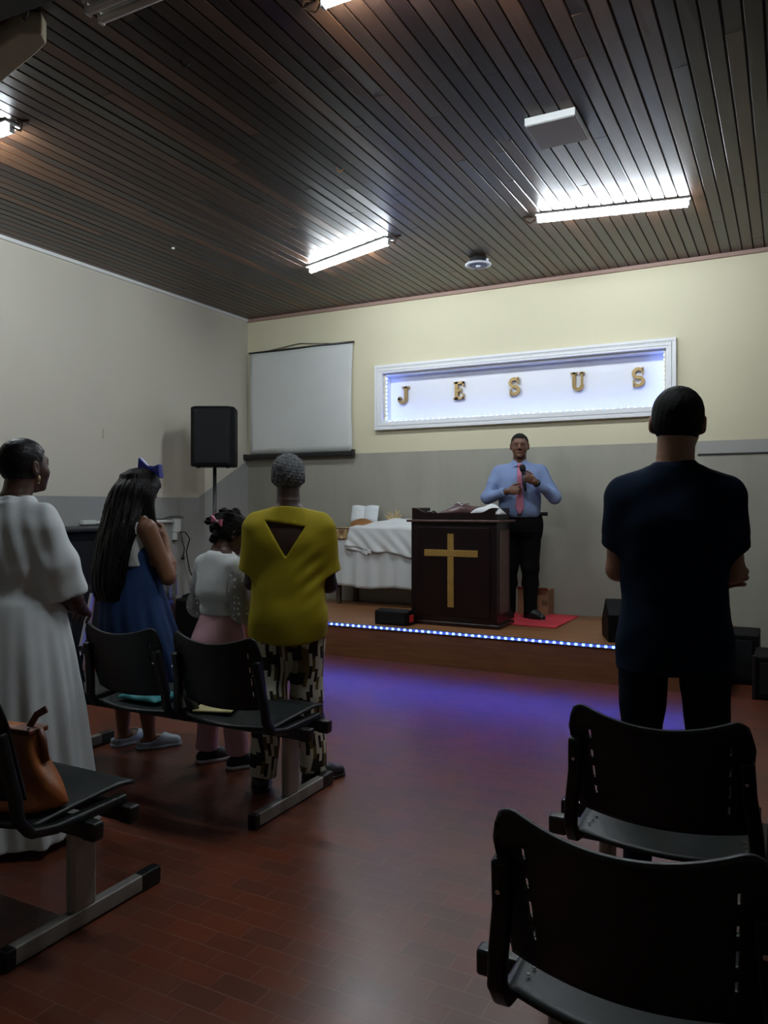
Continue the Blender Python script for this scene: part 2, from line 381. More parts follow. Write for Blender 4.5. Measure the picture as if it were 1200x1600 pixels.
for k in range(1, 22):
    c_ = l0.copy(); COL.objects.link(c_); c_.parent = sg; c_.location = (NX0+.008 if k < 11 else NX1-.008, .017, NZ0+.05+(k % 11)*.042)
for k in range(1, 44):
    c_ = l1.copy(); COL.objects.link(c_); c_.parent = sg; c_.location = (NX0+.05+k*.064, .017, NZ0+.008)
def serif(mb, x0, x1, z, t, y0, y1): mb.box((x0, y0, z), (x1, y1, z+t))
def letter(ch, cx, zc):
    h, w_, y0, y1 = .185, .12, ND-.045, ND-.020; z0 = zc-h/2; mb = MB(); z1 = z0+h
    def arc(pc, r, a0, a1, n=10, sx=1.0): return [(pc[0]+r*sx*math.cos(math.radians(a0+(a1-a0)*k/n)), pc[1]+r*math.sin(math.radians(a0+(a1-a0)*k/n))) for k in range(n+1)]
    def stroke(pts, ws):
        L, R = [], []
        for i, p in enumerate(pts):
            a = pts[max(i-1, 0)]; b = pts[min(i+1, len(pts)-1)]; dx, dz = b[0]-a[0], b[1]-a[1]; l = math.hypot(dx, dz) or 1; t = ws[i] if isinstance(ws, list) else ws
            L.append((p[0]-dz/l*t/2, p[1]+dx/l*t/2)); R.append((p[0]+dz/l*t/2, p[1]-dx/l*t/2))
        for i in range(len(pts)-1):
            mb.prism([L[i], L[i+1], R[i+1], R[i]], y0, y1)
    if ch == 'J':
        mb.box((cx+.005, y0, z0+.05), (cx+.040, y1, z1)); mb.box((cx-.020, y0, z1-.020), (cx+.065, y1, z1))
        stroke([(cx+.0225, z0+.055)]+arc((cx-.018, z0+.050), .040, 0, -180, 12)+[(cx-.052, z0+.062)], [.035]*3+[.03]*9+[.034, .034, .03][:3]); mb.cyl((cx-.050, y0, z0+.058), (cx-.050, y1, z0+.058), .020)
    elif ch == 'E':
        mb.box((cx-.045, y0, z0), (cx-.010, y1, z1)); mb.box((cx-.060, y0, z0), (cx+.055, y1, z0+.022)); mb.box((cx-.060, y0, z1-.022), (cx+.055, y1, z1))
        mb.box((cx-.010, y0, zc-.011), (cx+.022, y1, zc+.011)); mb.box((cx+.040, y0, z0), (cx+.057, y1, z0+.058)); mb.box((cx+.040, y0, z1-.050), (cx+.055, y1, z1)); mb.box((cx+.018, y0, zc-.030), (cx+.028, y1, zc+.030))
    elif ch == 'S':
        t = .030; r = (h/2-t/2)/2+.0005; up = arc((cx, z1-t/2-r), r, 35, 270, 16, 1.12); dn = arc((cx, z0+t/2+r), r, 90, -145, 16, 1.12)
        stroke(up+dn[1:], t); mb.box((cx+.032, y0, z1-.070), (cx+.046, y1, z1)); mb.box((cx-.048, y0, z0), (cx-.034, y1, z0+.070))
    elif ch == 'U':
        mb.box((cx-.052, y0, z0+.058), (cx-.018, y1, z1)); mb.box((cx+.030, y0, z0+.058), (cx+.050, y1, z1))
        stroke([(cx-.035, z0+.060)]+arc((cx+.0025, z0+.056), .0385, 180, 360, 14)+[(cx+.040, z0+.060)], .032)
        mb.box((cx-.070, y0, z1-.018), (cx-.002, y1, z1)); mb.box((cx+.014, y0, z1-.018), (cx+.066, y1, z1))
    o = mb.build('letter', M['gold'], sg); return o
for ch, cx in zip('JESUS', (-3.69, -3.05, -2.45, -1.812, -1.247)): letter(ch, cx, 2.551 if ch != 'J' else 2.546)

# ------------------------------------------------------------------ projection screen
ps = empty('projection_screen', (-4.95, YB, 2.5), 0, 'white pull-down projection screen with black rails hanging on the back wall', 'projection screen')
def scr(u, v): 
    x = -.700+1.40*u; z = -.55+1.20*v
    return (x + (-.012 if u > .98 else 0)*math.sin(v*math.pi), -.045-.012*math.sin(v*math.pi)-.006*math.sin(u*9+v*2), z)
MB().sheet(scr, 24, 16, .002).build('fabric', M['screen'], ps, smooth=True)
MB().cyl((-.715, -.045, .652), (.715, -.045, .652), .012).build('top_rail', M['black'], ps, smooth=True)
MB().box((-.74, -.085, -.605), (.712, -.025, -.548)).build('roller_case', M['black'], ps, bevel=.012)
MB().box((-.775, -.09, -.612), (-.738, -.02, -.543)).build('end_cap', M['cap'], ps, bevel=.008)
MB().box((.700, -.09, -.612), (.722, -.02, -.530)).build('end_cap', M['cap'], ps, bevel=.008)
MB().tube([(-.45, -.04, .66), (-.08, -.02, .705), (.0, -.012, .71), (.07, -.02, .700), (.42, -.04, .662)], .004).build('hanging_cord', M['wire'], ps, smooth=True)

# ------------------------------------------------------------------ ceiling lamps and fixtures
def lamp(c, ang, L, lit=True, label='', group=None, n=1, wires=True):
    t = empty('tube_lamp' if n == 1 else 'tube_fixture', (c[0], c[1], ZC), ang, label, 'ceiling lamp', group)
    w_ = .105 if n == 1 else .13; hz = .014 if n == 1 else .045  # single-tube batten widened to imitate tube glow and keep light off the boards
    MB().box((-L/2, -w_/2, -hz), (L/2, w_/2, 0)).build('batten', M['white'] if lit else M['batten'], t, bevel=.004)
    for k in range(n):
        y = 0 if n == 1 else (-.035+.07*k)
        MB().cyl((-L/2+.02, y, -hz-.025), (L/2-.02, y, -hz-.025), .019 if n == 1 else .018, n=16).build('tube', M['tube'] if lit else M['tubeoff'], t, smooth=False)
        for sx in (-1, 1):
            MB().box((sx*(L/2-.012)-.008, y-.016, -hz-.045), (sx*(L/2-.012)+.008, y+.016, -hz+.003)).build('socket', M['white'] if lit else M['batten'], t, bevel=.003)
    if wires:
        sx = wires
        MB().tube([(sx*L/2, 0, -.03), (sx*(L/2+.04), .02, -.05), (sx*(L/2+.09), -.01, -.035), (sx*(L/2+.07), -.03, -.02), (sx*(L/2+.03), .0, -.01), (sx*(L/2+.10), .03, -.004)], .006).build('wire', M['copper'], t, smooth=True)
    return t
G = None
lamp((-3.43, 5.845), math.atan2(-.35, 1.0), 1.08, True, 'lit white tube lamp on the ceiling, tilted one nearest the projection screen', wires=1)
lamp((-1.17, 5.85), math.atan2(.2, 1.05), 1.10, True, 'lit white tube lamp on the ceiling, right one above the letters', wires=-1)
lamp((-1.22, 2.84), 0, 1.16, True, 'lit tube lamp cut off by the top edge of the photo', wires=-1)
lamp((-4.56, 2.95), 0, 1.18, True, 'lit tube lamp cut off by the left edge of the photo', wires=1)
lamp((-2.08, 2.40), 0, 1.24, False, 'unlit beige double tube fixture on the ceiling near the top edge', n=2, wires=0)
pn = empty('ceiling_light_panel', (-1.195, 4.445, ZC), 0, 'unlit square white light panel fixed to the ceiling boards', 'light panel')
MB().box((-.145, -.165, -.045), (.145, .165, 0)).build('frame', M['white'], pn, bevel=.004)
MB().box((-.138, -.158, -.048), (.138, .158, -.044)).build('diffuser', M['panel'], pn)
sp = empty('ceiling_speaker', (-2.46, 6.5, ZC), 0, 'small round white ceiling speaker with bluish centre hanging from the boards', 'ceiling speaker')
MB().lathe([(.10, -.052), (.118, -.058), (.118, -.064), (.085, -.070), (.080, -.060), (.02, -.058)], n=32).build('ring', M['dev_white'], sp, smooth=True)
MB().lathe([(.078, -.0605), (.078, -.064), (.03, -.070), (.004, -.071)], n=32).build('grille', M['dev_blue'], sp, smooth=True)
MB().lathe([(.07, 0), (.07, -.03), (.095, -.055)], n=24).build('can', M['dark'], sp, smooth=True)
MB().lathe([(.022, -.069), (.022, -.078), (.012, -.083)], n=20).build('centre_cap', M['dev_white'], sp, smooth=True)
for sx in (-1, 1): MB().box((sx*.085-.010, -.012, -.052), (sx*.085+.010, .012, -.018)).build('clip', M['dev_white'], sp, bevel=.004)
# soffit, track and small ceiling marks in the upper left
tag(MB().prism([(-3.50, 2.53), (-3.10, 2.437), (-3.01, 2.41), (-2.963, 2.345), (-3.05, 2.299), (-3.214, 2.321), (-3.70, 2.31)], ZC-.10, ZC, 'z').build('ceiling_patch', M['soffit'], bevel=.01), 'beige jagged panel piece hanging at the ceiling in the upper left corner', 'ceiling panel')
tr = empty('metal_track', (-2.98, 2.20, ZC), math.radians(3), 'dark ceiling track with a bright metal edge at the top left corner', 'track')
MB().box((-.60, -.09, -.09), (.62, .02, 0)).build('dark_channel', M['dark'], tr, bevel=.004)
MB().box((-.60, .02, -.075), (.62, .036, -.045)).build('bright_edge', M['alu'], tr, bevel=.004)
MB().tube([(.0, .03, -.05), (.02, .06, -.09), (.05, .05, -.06), (.03, .03, -.03)], .006).build('cable', M['wire'], tr, smooth=True)
for (x, y, nm, mm, lab) in ((-2.68, 2.93, 'ceiling_hook', 'wire', 'small dark hook on the ceiling boards below the beige fixture'), (-2.62, 4.32, 'ceiling_chip', 'tan', 'tiny pale splinter on the dark ceiling boards')):
    tag(MB().tube([(x, y, ZC), (x+.01, y, ZC-.03), (x+.03, y+.01, ZC-.035), (x+.045, y+.01, ZC-.018)], .004).build(nm, M[mm], None, smooth=True), lab, 'hook' if nm == 'ceiling_hook' else 'splinter')
tag(MB().lathe([(.012, 0), (.014, -.008), (.006, -.014)], (-4.68, 5.02, ZC), 16).build('ceiling_button', M['white'], None, smooth=True), 'tiny white round knob on the ceiling near the left wall', 'knob')

# ------------------------------------------------------------------ speaker on tripod in the corner
spk = empty('loudspeaker', (-5.20, 6.18, 1.745), math.radians(28), 'black loudspeaker raised on a stand in the back left corner', 'speaker')
pr = [(-.205, .17), (.205, .17), (.225, -.10), (.17, -.17), (-.17, -.17), (-.225, -.10)]
MB().prism(pr, 0, .605, 'z').build('cabinet', M['spk'], spk, bevel=.018)
MB().prism([(-.20, -.13), (.20, -.13), (.165, -.178), (-.165, -.178)], .03, .575, 'z').build('grille', M['grille'], spk, bevel=.006)
for sx in (-.15, .15): MB().cyl((sx, -.08, -.016), (sx, -.08, 0), .02).build('rubber_foot', M['cap'], spk)
ss = empty('speaker_stand', (-5.20, 6.18, SH), math.radians(40), 'black tripod stand carrying the loudspeaker in the corner', 'stand')
MB().cyl((0, 0, .12), (0, 0, 1.44), .019).build('pole', M['black'], ss, smooth=True)
MB().cyl((0, 0, .52), (0, 0, .62), .034).build('collar', M['black'], ss, smooth=True)
for k in range(3):
    a = 2*math.pi*k/3+.4
    MB().tube([(.02*math.cos(a), .02*math.sin(a), .56), (.19*math.cos(a), .19*math.sin(a), .33), (.36*math.cos(a), .36*math.sin(a), .012)], .011).build('leg', M['black'], ss, smooth=True)

# ------------------------------------------------------------------ left wall fittings
tag(MB().tube([(XL+.022, 5.0, 1.190), (XL+.022, 5.98, 1.187), (XL+.022, 6.10, 1.185)], .017, 12).build('conduit_pipe', M['pipe'], None, smooth=True), 'white horizontal conduit pipe on the left wall', 'pipe')
ob = empty('outlet_box', (XL, 6.17, 1.09), 0, 'white socket box below the conduit on the left wall', 'socket box')
MB().box((0, -.06, -.02), (.045, .04, .12)).build('box', M['pipe'], ob, bevel=.006)
MB().box((0, -.055, -.10), (.035, -.005, -.02)).build('lower_socket', M['pipe'], ob, bevel=.005)
MB().box((.002, -.05, -.115), (.03, -.01, -.10)).build('dark_end', M['dark'], ob)
tag(MB().tube([(XL+.05, 6.18, 1.075), (XL+.09, 6.22, 1.07), (XL+.08, 6.30, 1.0), (XL+.05, 6.28, .86), (XL+.05, 6.33, .66), (XL+.06, 6.42, .50), (XL+.08, 6.44, .38)], .007).build('power_cable', M['wire'], None, smooth=True), 'long black cable running from wall socket down behind the speaker stand', 'cable')
pc = empty('plug_cable', (XL, 6.22, 1.07), 0, 'short black cable with dangling plug on left wall', 'cable')
MB().tube([(.045, -.02, 0), (.05, .0, -.10), (.05, .035, -.18), (.045, .02, -.24)], .005).build('cord', M['wire'], pc, smooth=True)
MB().tube([(.045, .02, -.24), (.045, .012, -.29)], [.012, .02]).build('plug', M['black'], pc, smooth=True)
tag(MB().tube([(XL+.03, 5.7, 1.215), (XL+.03, 5.95, 1.212), (XL+.03, 6.05, 1.235), (XL+.03, 6.2, 1.235), (XL+.03, 6.26, 1.22)], .005).build('loose_wire', M['wire'], None, smooth=True), 'thin loose dark wire lying above the conduit pipe', 'wire')
tag(MB().box((XL, 4.93, 1.175), (XL+.05, 5.08, 1.215)).build('cable_box', M['pipe'], None, bevel=.006), 'small pale box on the left wall above the black cabinet', 'box')
# vertical crack / hook on left wall
tag(MB().tube([(XL+.004, 5.2, 1.98), (XL+.01, 5.2, 2.07)], .005).build('wall_hook', mat('pale hook', (.5, .48, .36), .6), None), 'tiny pale hook on the cream left wall', 'hook')
# black upright cabinet
bc = empty('black_cabinet', (-5.42, 4.95, 0), 0, 'tall black cabinet against the left wall behind the women', 'cabinet')
MB().box((-.27, -.62, .02), (.20, .20, 1.13)).build('body', M['spk'], bc, bevel=.012)
MB().box((-.29, -.65, 1.13), (.24, .22, 1.165)).build('top_board', M['black'], bc, bevel=.008)
MB().box((.20, -.58, .10), (.212, .16, 1.05)).build('front_panel', M['grille'], bc, bevel=.004)
# silver tripod
tp = empty('silver_tripod', (-4.35, 3.885, 0), .5, 'silver camera tripod standing behind the white dress', 'tripod')
MB().cyl((0, 0, .78), (0, 0, 1.02), .011).build('centre_column', M['alu'], tp, smooth=True)
MB().cyl((0, 0, .72), (0, 0, .79), .035).build('hub', M['black'], tp, smooth=True)
for k in range(3):
    a = 2*math.pi*k/3+.2; c, s_ = math.cos(a), math.sin(a)
    lg = MB().tube([(.03*c, .03*s_, .73), (.15*c, .15*s_, .36)], 0, rect=(.022, .03), up=(0, 0, 1)).build('leg', M['alu'], tp, bevel=.003)
    MB().tube([(.15*c, .15*s_, .37), (.27*c, .27*s_, .0)], .009).build('lower_leg', M['alu'], lg, smooth=True)
    MB().box((.15*c-.02, .15*s_-.02, .355), (.15*c+.02, .15*s_+.02, .385)).build('leg_clamp', M['black'], lg, bevel=.004)
    MB().tube([(0, 0, .46), (.115*c, .115*s_, .46)], .006).build('brace', M['alu'], tp, smooth=True)
# drum
dr = empty('drum', (-4.55, 4.62, .0), 0, 'round drum with chrome rim standing left of the blue dress', 'drum')
MB().lathe([(.20, .42), (.20, .78)], n=36).build('shell', mat('dark drum shell', (.03, .03, .03), .25), dr, smooth=True)
MB().lathe([(.19, .782), (.19, .788)], n=36).build('drum_head', mat('drum head', (.45, .45, .40), .5), dr)
MB().lathe([(.198, .765), (.210, .765), (.210, .795), (.198, .795)], n=36).build('hoop', M['chrome'], dr)
for k in range(6):
    a = k*math.pi/3; MB().cyl((.212*math.cos(a), .212*math.sin(a), .62), (.212*math.cos(a), .212*math.sin(a), .77), .007).build('lug', M['chrome'], dr)
for k in range(3):
    a = k*2.094; MB().tube([(.10*math.cos(a), .10*math.sin(a), .42), (.03*math.cos(a), .03*math.sin(a), .3), (.22*math.cos(a), .22*math.sin(a), 0)], .009).build('stand_leg', M['chrome'], dr, smooth=True)
# black covered amplifier in the corner by the stage
ga = empty('covered_amplifier', (-5.0, 5.55, 0), .2, 'black slanted floor amplifier under the speaker stand by the left wall', 'amplifier')
MB().prism([(-.30, 0), (.30, 0), (.22, .48), (-.02, .50)], -.20, .20, 'y').build('cabinet', M['spk'], ga, bevel=.02)
MB().tube([(-.02, -.05, .50), (.06, -.05, .53), (.15, -.05, .495)], .012).build('handle', M['cap'], ga, smooth=True)
ga2 = empty('small_black_case', (-5.515, 5.66, 0), 0, 'low black case on the floor beside the slanted amplifier', 'case')
MB().box((-.2, -.2, 0), (.2, .15, .26)).build('case_body', M['spk'], ga2, bevel=.02)
MB().box((-.2, -.2, .17), (.2, .15, .178)).build('lid_seam', M['cap'], ga2)

# ------------------------------------------------------------------ lectern
lc = empty('lectern', (-2.59, 6.22, SH), 0, 'dark mahogany lectern with a brass cross on its front, standing on stage', 'lectern')
MB().box((-.405, .010, .03), (.400, .36, .905)).build('body', M['mahog'], lc, bevel=.004)
MB().box((-.345, 0, .09), (.340, .0105, .86)).build('front_panel', M['mahog'], lc, bevel=.003)
MB().box((.400, .06, .12), (.406, .31, .84)).build('side_panel', M['mahoge'], lc, bevel=.003)
MB().box((-.43, -.02, 0), (.43, .385, .035)).build('plinth', M['mahog'], lc, bevel=.006)
MB().box((-.435, -.03, .905), (.440, .40, .925)).build('ledge', M['mahoge'], lc, bevel=.005)
def lip(x): t = abs(x)/.40; return .925+.062+(.045*(1/(1+math.exp(-(t-.78)*22))))
pts = [(-.39, .925)]+[(.39, .925)]+[(.39-.78*k/28, lip(.39-.78*k/28)) for k in range(29)]
MB().prism(pts, -.005, .015, 'y').build('upper_rail', M['mahog'], lc)
for sx in (-1, 1): MB().box((sx*.385-.01, .015, .925), (sx*.385+.01, .36, 1.03)).build('side_rail', M['mahog'], lc, bevel=.003)
MB().box((-.38, .015, .925), (.38, .37, .975)).build('book_rest', M['mahog'], lc)
cr = MB(); cr.box((-.047, -.010, .165), (-.047+.058, 0, .805)).build('cross_upright', M['brass'], lc, bevel=.002)
MB().box((-.268, -.011, .606), (.233, -.001, .664)).build('cross_bar', M['brass'], lc, bevel=.002)
# things on the lectern
LZ = SH+.976
def lump(u, v, L, W, Hh, seed, fr=3):
    x = (u-.5)*L; y = (v-.5)*W
    return (x, y, Hh*(math.sin(math.pi*min(max(u,0),1))**.5)*(math.sin(math.pi*v)**.5)*(.75+.25*math.sin(u*fr*6.3+seed)*math.cos(v*5+seed)))
bb = empty('dark_book', (-2.50, 6.36, LZ), .15, 'dark red open book with zipped cover on top of the lectern', 'book')
MB().sheet(lambda u, v: lump(u, v, .50, .22, .10, 1.2, 1.5), 30, 12, .006).build('cover', M['maroon'], bb, smooth=True)
MB().tube([(-.10, -.09, .085), (-.06, -.10, .095), (-.03, -.10, .075), (.0, -.10, .095), (.04, -.10, .092)], .005).build('zip', M['chrome'], bb, smooth=True)
MB().box((-.17, -.05, .01), (.17, .06, .03)).build('pages', M['paper'], bb, bevel=.003)
tag(MB().sheet(lambda u, v: lump(u, v, .27, .18, .095, 3.4, 1), 24, 12, .005).build('white_cloth', M['cloth2'], None, smooth=True, loc=(-2.30, 6.31, LZ)), 'small crumpled white cloth on the right end of the lectern top', 'cloth')
tag(MB().tube([(0, 0, .012), (.03, 0, .03), (.05, .01, .022), (.08, 0, .035), (.10, .01, .02)], .009).build('eyeglasses_case', M['cap'], None, smooth=True, loc=(-2.88, 6.28, LZ-.01)), 'small dark object on the left end of the lectern top', 'case')

# ------------------------------------------------------------------ table with cloths
tb = empty('table', (-3.65, 7.20, SH), 0, 'wooden table under a white cloth against the back wall', 'table')
MB().box((-.68, -.13, .775), (.68, .17, .80)).build('tabletop', M['tablewood'], tb, bevel=.004)
for x, y in ((-.63, -.09), (.63, -.09), (-.55, .14), (.63, .14)): MB().tube([(x, y, 0), (x, y, .775)], 0, rect=(.045, .045), up=(0, 1, 0)).build('leg', M['tablewood'], tb)
tc_ = MB()
def skirt(u, v):    # front skirt and top in one sheet
    x = -.73+1.46*u; 
    if v > .8: t = (v-.8)/.2; return (x, -.148+.31*t, .806)
    t = v/.8; z = .195+.012*math.sin(u*14)+(.806-.207)*t
    return (x+.008*math.sin(u*40)*(1-t), -.158-(1-t)*(.012+.010*math.sin(u*55)+.008*math.sin(u*23+1)), z)
tc_.sheet(skirt, 90, 26, .004)
for sx in (-1, 1):
    tc_.sheet(lambda u, v, sx=sx: (sx*(.732+.012*(1-v)*(1+math.sin(u*20))), -.15+.31*u, .25+.555*v), 14, 12, .004)
tag(tc_.build('tablecloth', M['cloth'], None, smooth=True, loc=(-3.65, 7.20, SH)), 'long white tablecloth hanging down over the table on stage', 'tablecloth')
def rn(u, v):
    x = -.715+.42*u
    return (x, -.166-.004*math.sin(u*20), .80-.11*(1-v)-.0)
rr = MB().sheet(rn, 16, 6, .004); rr.sheet(lambda u, v: (-.715+.42*u, -.162+.28*v, .812), 10, 8, .004)
tag(rr.build('table_runner', M['runner'], None, smooth=True, loc=(-3.65, 7.20, SH)), 'gold and brown patterned runner at the left end of the table', 'table runner')
def cov(u, v):
    x = -.44+1.06*u; low = .62-.13*u+.012*math.sin(u*16); top = .83
    bumpz = .055*math.exp(-((u-.38)/.25)**2)+.06*math.exp(-((u-.52)/.10)**2)*.3+.025*math.exp(-((u-.05)/.1)**2)*0
    if v > .55:
        t = (v-.55)/.45; return (x+.03*(1-t)*(u < .02), -.158+.29*t, top+bumpz*math.sin(min(t*1.6, 1)*math.pi/2)*(1.5 if t > .2 else 1)*.9+.006*math.sin(u*25+t*6))
    t = v/.55; fold = .010*math.sin(u*26+t*3)+.008*math.sin((u+t*.3)*41)
    return (x-.05*(1-t)*(1-u), -.176-(1-t)*(.008+fold)-.006, low+(top-low)*t)
tag(MB().sheet(cov, 70, 30, .005).build('cover_cloth', M['cloth2'], None, smooth=True, loc=(-3.65, 7.20, SH)), 'second white cloth draped in folds over dishes on the table', 'cloth')
tag(MB().sheet(lambda u, v: (-.50+.32*u, -.185-.012*math.sin(u*9), .60-.085*u**1.5*(1 if u < .9 else .6)+.055*v*(1-u*.3)), 20, 6, .006).build('folded_napkin', M['cloth2'], None, smooth=True, loc=(-3.65, 7.20, SH)), 'small white napkin corner sticking out under the draped cloth', 'napkin')
bs = empty('open_book', (-4.07, 7.28, SH+.812), 0, 'open white book propped on a tan wooden stand on the table', 'book')
ar = [(-.135, 0), (.155, 0)]+[(.155-.29*k/16, .055+.045*math.sin(math.pi*k/16)) for k in range(17)]
MB().prism(ar, -.05, -.038, 'y').build('wooden_stand', M['tan'], bs, bevel=.002)
pg = MB()
for sx in (-1, 1):
    pg.sheet(lambda u, v, sx=sx: (sx*.165*u+.005, -.012-.02*math.sin(u*math.pi)+.05*v, .045+.185*v+.012*math.sin(u*math.pi*.9)), 12, 4, .012)
pg.build('pages', M['paper'], bs, smooth=True)
fl = empty('dried_wheat', (-3.70, 7.28, SH+.86), 0, 'small bunch of dried golden wheat on the table', 'dried flowers')
wh = MB()
for k in range(34):
    a = random.uniform(-1.25, 1.25); b = random.uniform(-.5, .5); L = random.uniform(.09, .15)
    e = (L*math.sin(a), L*.4*math.sin(b), .02+L*math.cos(a)*.95); wh.tube([(0, 0, 0), (e[0]*.5, e[1]*.5, e[2]*.6), e], [.003, .0045, .0015], 6)
wh.build('stalks', M['straw'], fl, smooth=True)
MB().lathe([(.03, -.05), (.045, -.02), (.03, .01)], n=20).build('base', M['straw'], fl, smooth=True)

# ------------------------------------------------------------------ stage floor things
cb = empty('cardboard_box', (-2.165, 7.28, SH), 0, 'brown cardboard carton with printed sides on stage by the wall', 'box')
MB().box((-.15, -.10, 0), (.15, .10, .25)).build('carton', M['cardboard'], cb, bevel=.003)
ik = MB().lathe([(.028, -.1015), (.028, -.1005)], (0.0, 0, .155), 20, 'y'); ik.box((-.055, -.1015, .085), (.06, -.1005, .097)); ik.box((-.045, -.1015, .065), (.05, -.1005, .077)); ik.box((-.012, -.1015, .11), (.012, -.1005, .13))
ik.build('printed_mark', M['ink'], cb)
im = MB().box((.09, -.1015, .10), (.142, -.1005, .15)); im.build('printed_label', M['ink'], cb)
MB().sheet(lambda u, v: (-.15+.30*u, -.10-.03*v, .25+.022*v), 4, 2, .004).build('flap', M['cardboard'], cb)
def matf(u, v):
    x = -2.45+.69*u; y = 6.53+.78*v
    return (x+.03*v*(1-u)*0, y-.02*u*(1-v), SH+.006+.004*math.sin(u*8+v*3)*(1 if .05 < v < .95 else 0))
tag(MB().sheet(matf, 30, 30, .008).build('floor_mat', M['mat'], None, smooth=True), 'pinkish red mat on the stage under the preacher', 'mat')
def wedge(name, loc, rz, s, label):
    t = empty(name, loc, rz, label, 'monitor speaker')
    MB().prism([(-.18*s, 0), (.16*s, 0), (.20*s, .14*s), (-.02*s, .34*s), (-.18*s, .22*s)], -.23*s, .23*s, 'y').build('cabinet', M['spk'], t, bevel=.01)
    Mx = Matrix.Translation((.09*s, 0, .24*s)) @ Matrix.Rotation(math.radians(42), 4, 'Y')
    MB().box((-.11*s, -.21*s, -.004), (.11*s, .21*s, .007), Mx).build('grille', M['grille'], t, bevel=.003)
    MB().box((-.05*s, -.237*s, .10*s), (.05*s, -.229*s, .16*s)).build('side_handle', M['cap'], t, bevel=.003)
    return t
fm = empty('floor_monitor', (-3.09, 6.12, SH), 0, 'small black stage monitor lying left of the lectern', 'monitor speaker')
MB().prism([(-.10, 0), (.10, 0), (.10, .07), (.0, .135), (-.10, .12)], -.165, .155, 'x').build('cabinet', M['spk'], fm, bevel=.008)
MB().box((-.14, -.104, .015), (.13, -.099, .115)).build('grille', M['grille'], fm, bevel=.002)
MB().box((.157, -.06, .03), (.172, .0, .09)).build('red_side', M['red'], fm, bevel=.002)
wedge('floor_monitor', (-1.08, 6.27, SH), math.radians(110), .95, 'black wedge stage monitor half hidden behind the man in navy')
ba = empty('bass_cabinet', (-.36, 6.62, 0), 0, 'flat topped black box behind the man, on his right', 'speaker')
MB().box((-.35, -.22, 0), (.16, .22, .375)).build('cabinet', M['spk'], ba, bevel=.01)
MB().box((-.31, -.226, .04), (.12, -.218, .335)).build('grille', M['grille'], ba, bevel=.004)
b2 = empty('amplifier_case', (.12, 6.16, 0), 0, 'long low black case cut off by the right edge of the photo', 'case')
MB().box((-.34, -.20, 0), (.55, .22, .30)).build('case_body', M['spk'], b2, bevel=.012)
MB().box((-.30, -.206, .04), (.50, -.198, .26)).build('front_grille', M['grille'], b2, bevel=.004)
for sx in (-.335, .545): MB().box((sx-.012, -.212, 0), (sx+.012, -.19, .305)).build('corner_guard', M['cap'], b2, bevel=.003)

# ------------------------------------------------------------------ beam benches
def seat_fn(u, v):
    x = -.232+.464*u; c = 1-(2*u-1)**2
    y = -.245-.055*c+(.385+.055*c)*v - .0
    z = .442-.022*c*math.sin(math.pi*min(v*1.0, 1))-.022*(1-v)**2-.010*max(0, v-.85)/.15
    return (x, y, z)
def back_fn(u, v):
    x0 = 2*u-1; c = 1-x0*x0
    z0 = .505-.012*c; z1 = .826-.048*c-.050*(1-math.sqrt(max(0, 1-(max(0, abs(x0)-.80)/.20)**2)))
    z = z0+(z1-z0)*v; wtap = .218+.016*v-.012*max(0, v-.85)/.15
    return (x0*wtap, -.262-.085*v-.045*c+.004, z)
def back_keep(u, v):
    x0 = abs(2*u-1)
    if (.745 < x0 < .775) or (u < .5 and .73 < x0 < .75): return not any(abs(v-q) < .045 for q in (.22, .40, .58, .76))
    return True
def make_seat(par):
    s_ = MB().sheet(seat_fn, 24, 18, .012).build('seat', M['seatp'], par, smooth=True, bevel=0)
    b_ = MB().sheet(back_fn, 80, 26, .009, back_keep).build('backrest', M['seatp'], par, smooth=True)
    for sx in (-1, 1):
        MB().tube([(sx*.238, .09, .398), (sx*.238, -.18, .396), (sx*.238, -.262, .412), (sx*.236, -.300, .46), (sx*.232, -.305, .52), (sx*.218, -.322, .62), (sx*.214, -.338, .70), (sx*.213, -.341, .716)], 0, rect=(.030, .036), up=(1, 0, 0)).build('side_bracket', M['plastic'], par, bevel=.008)
        MB().cyl((sx*.214, -.362, .662), (sx*.214, -.350, .662), .0045).build('screw', M['chrome'], par)
        h = MB()
        for k in range(3): h.cyl((sx*(.205-.004*k), -.205+.028*k, .4345), (sx*(.205-.004*k), -.205+.028*k, .4362), .0045, n=8)
        h.build('rivet', M['cap'], par)
def make_bench(label, cat='bench'):
    t = empty('beam_bench', (0, 0, 0), 0, label, cat)
    for y in (-.075, .072):
        MB().box((-.85, y-.018, .335), (.85, y+.018, .385)).build('beam', M['black'], t, bevel=.004)
    for sx in (-1, 1):
        for y in (-.075, .072):
            MB().box((sx*.87-.028, y-.022, .331), (sx*.87+.028, y+.022, .389)).build('end_cap', M['cap'], t, bevel=.009)
        x = sx*.735
        MB().box((x-.019, -.050, .055), (x+.019, .047, .335)).build('leg', M['steel'], t, bevel=.012)
        fb = MB().box((x-.020, -.27, .006), (x+.020, .29, .060)).build('foot_bar', M['steel'], t, bevel=.006)
        MB().box((x-.022, -.285, .0), (x+.022, -.255 if label.endswith('.') else -.25, .062)).build('foot_cap', M['cap'], fb, bevel=.006)
        MB().box((x-.022, .24, .0), (x+.022, .335, .062)).build('foot_cap', M['cap'], fb, bevel=.008)
    for k in (-1, 0, 1):
        e = bpy.data.objects.new('seat_unit', None); link(e, t); e.location = (k*.54, 0, 0); e.empty_display_size = .05
        make_seat(e)
    return t
BG = 'black three seat beam benches'
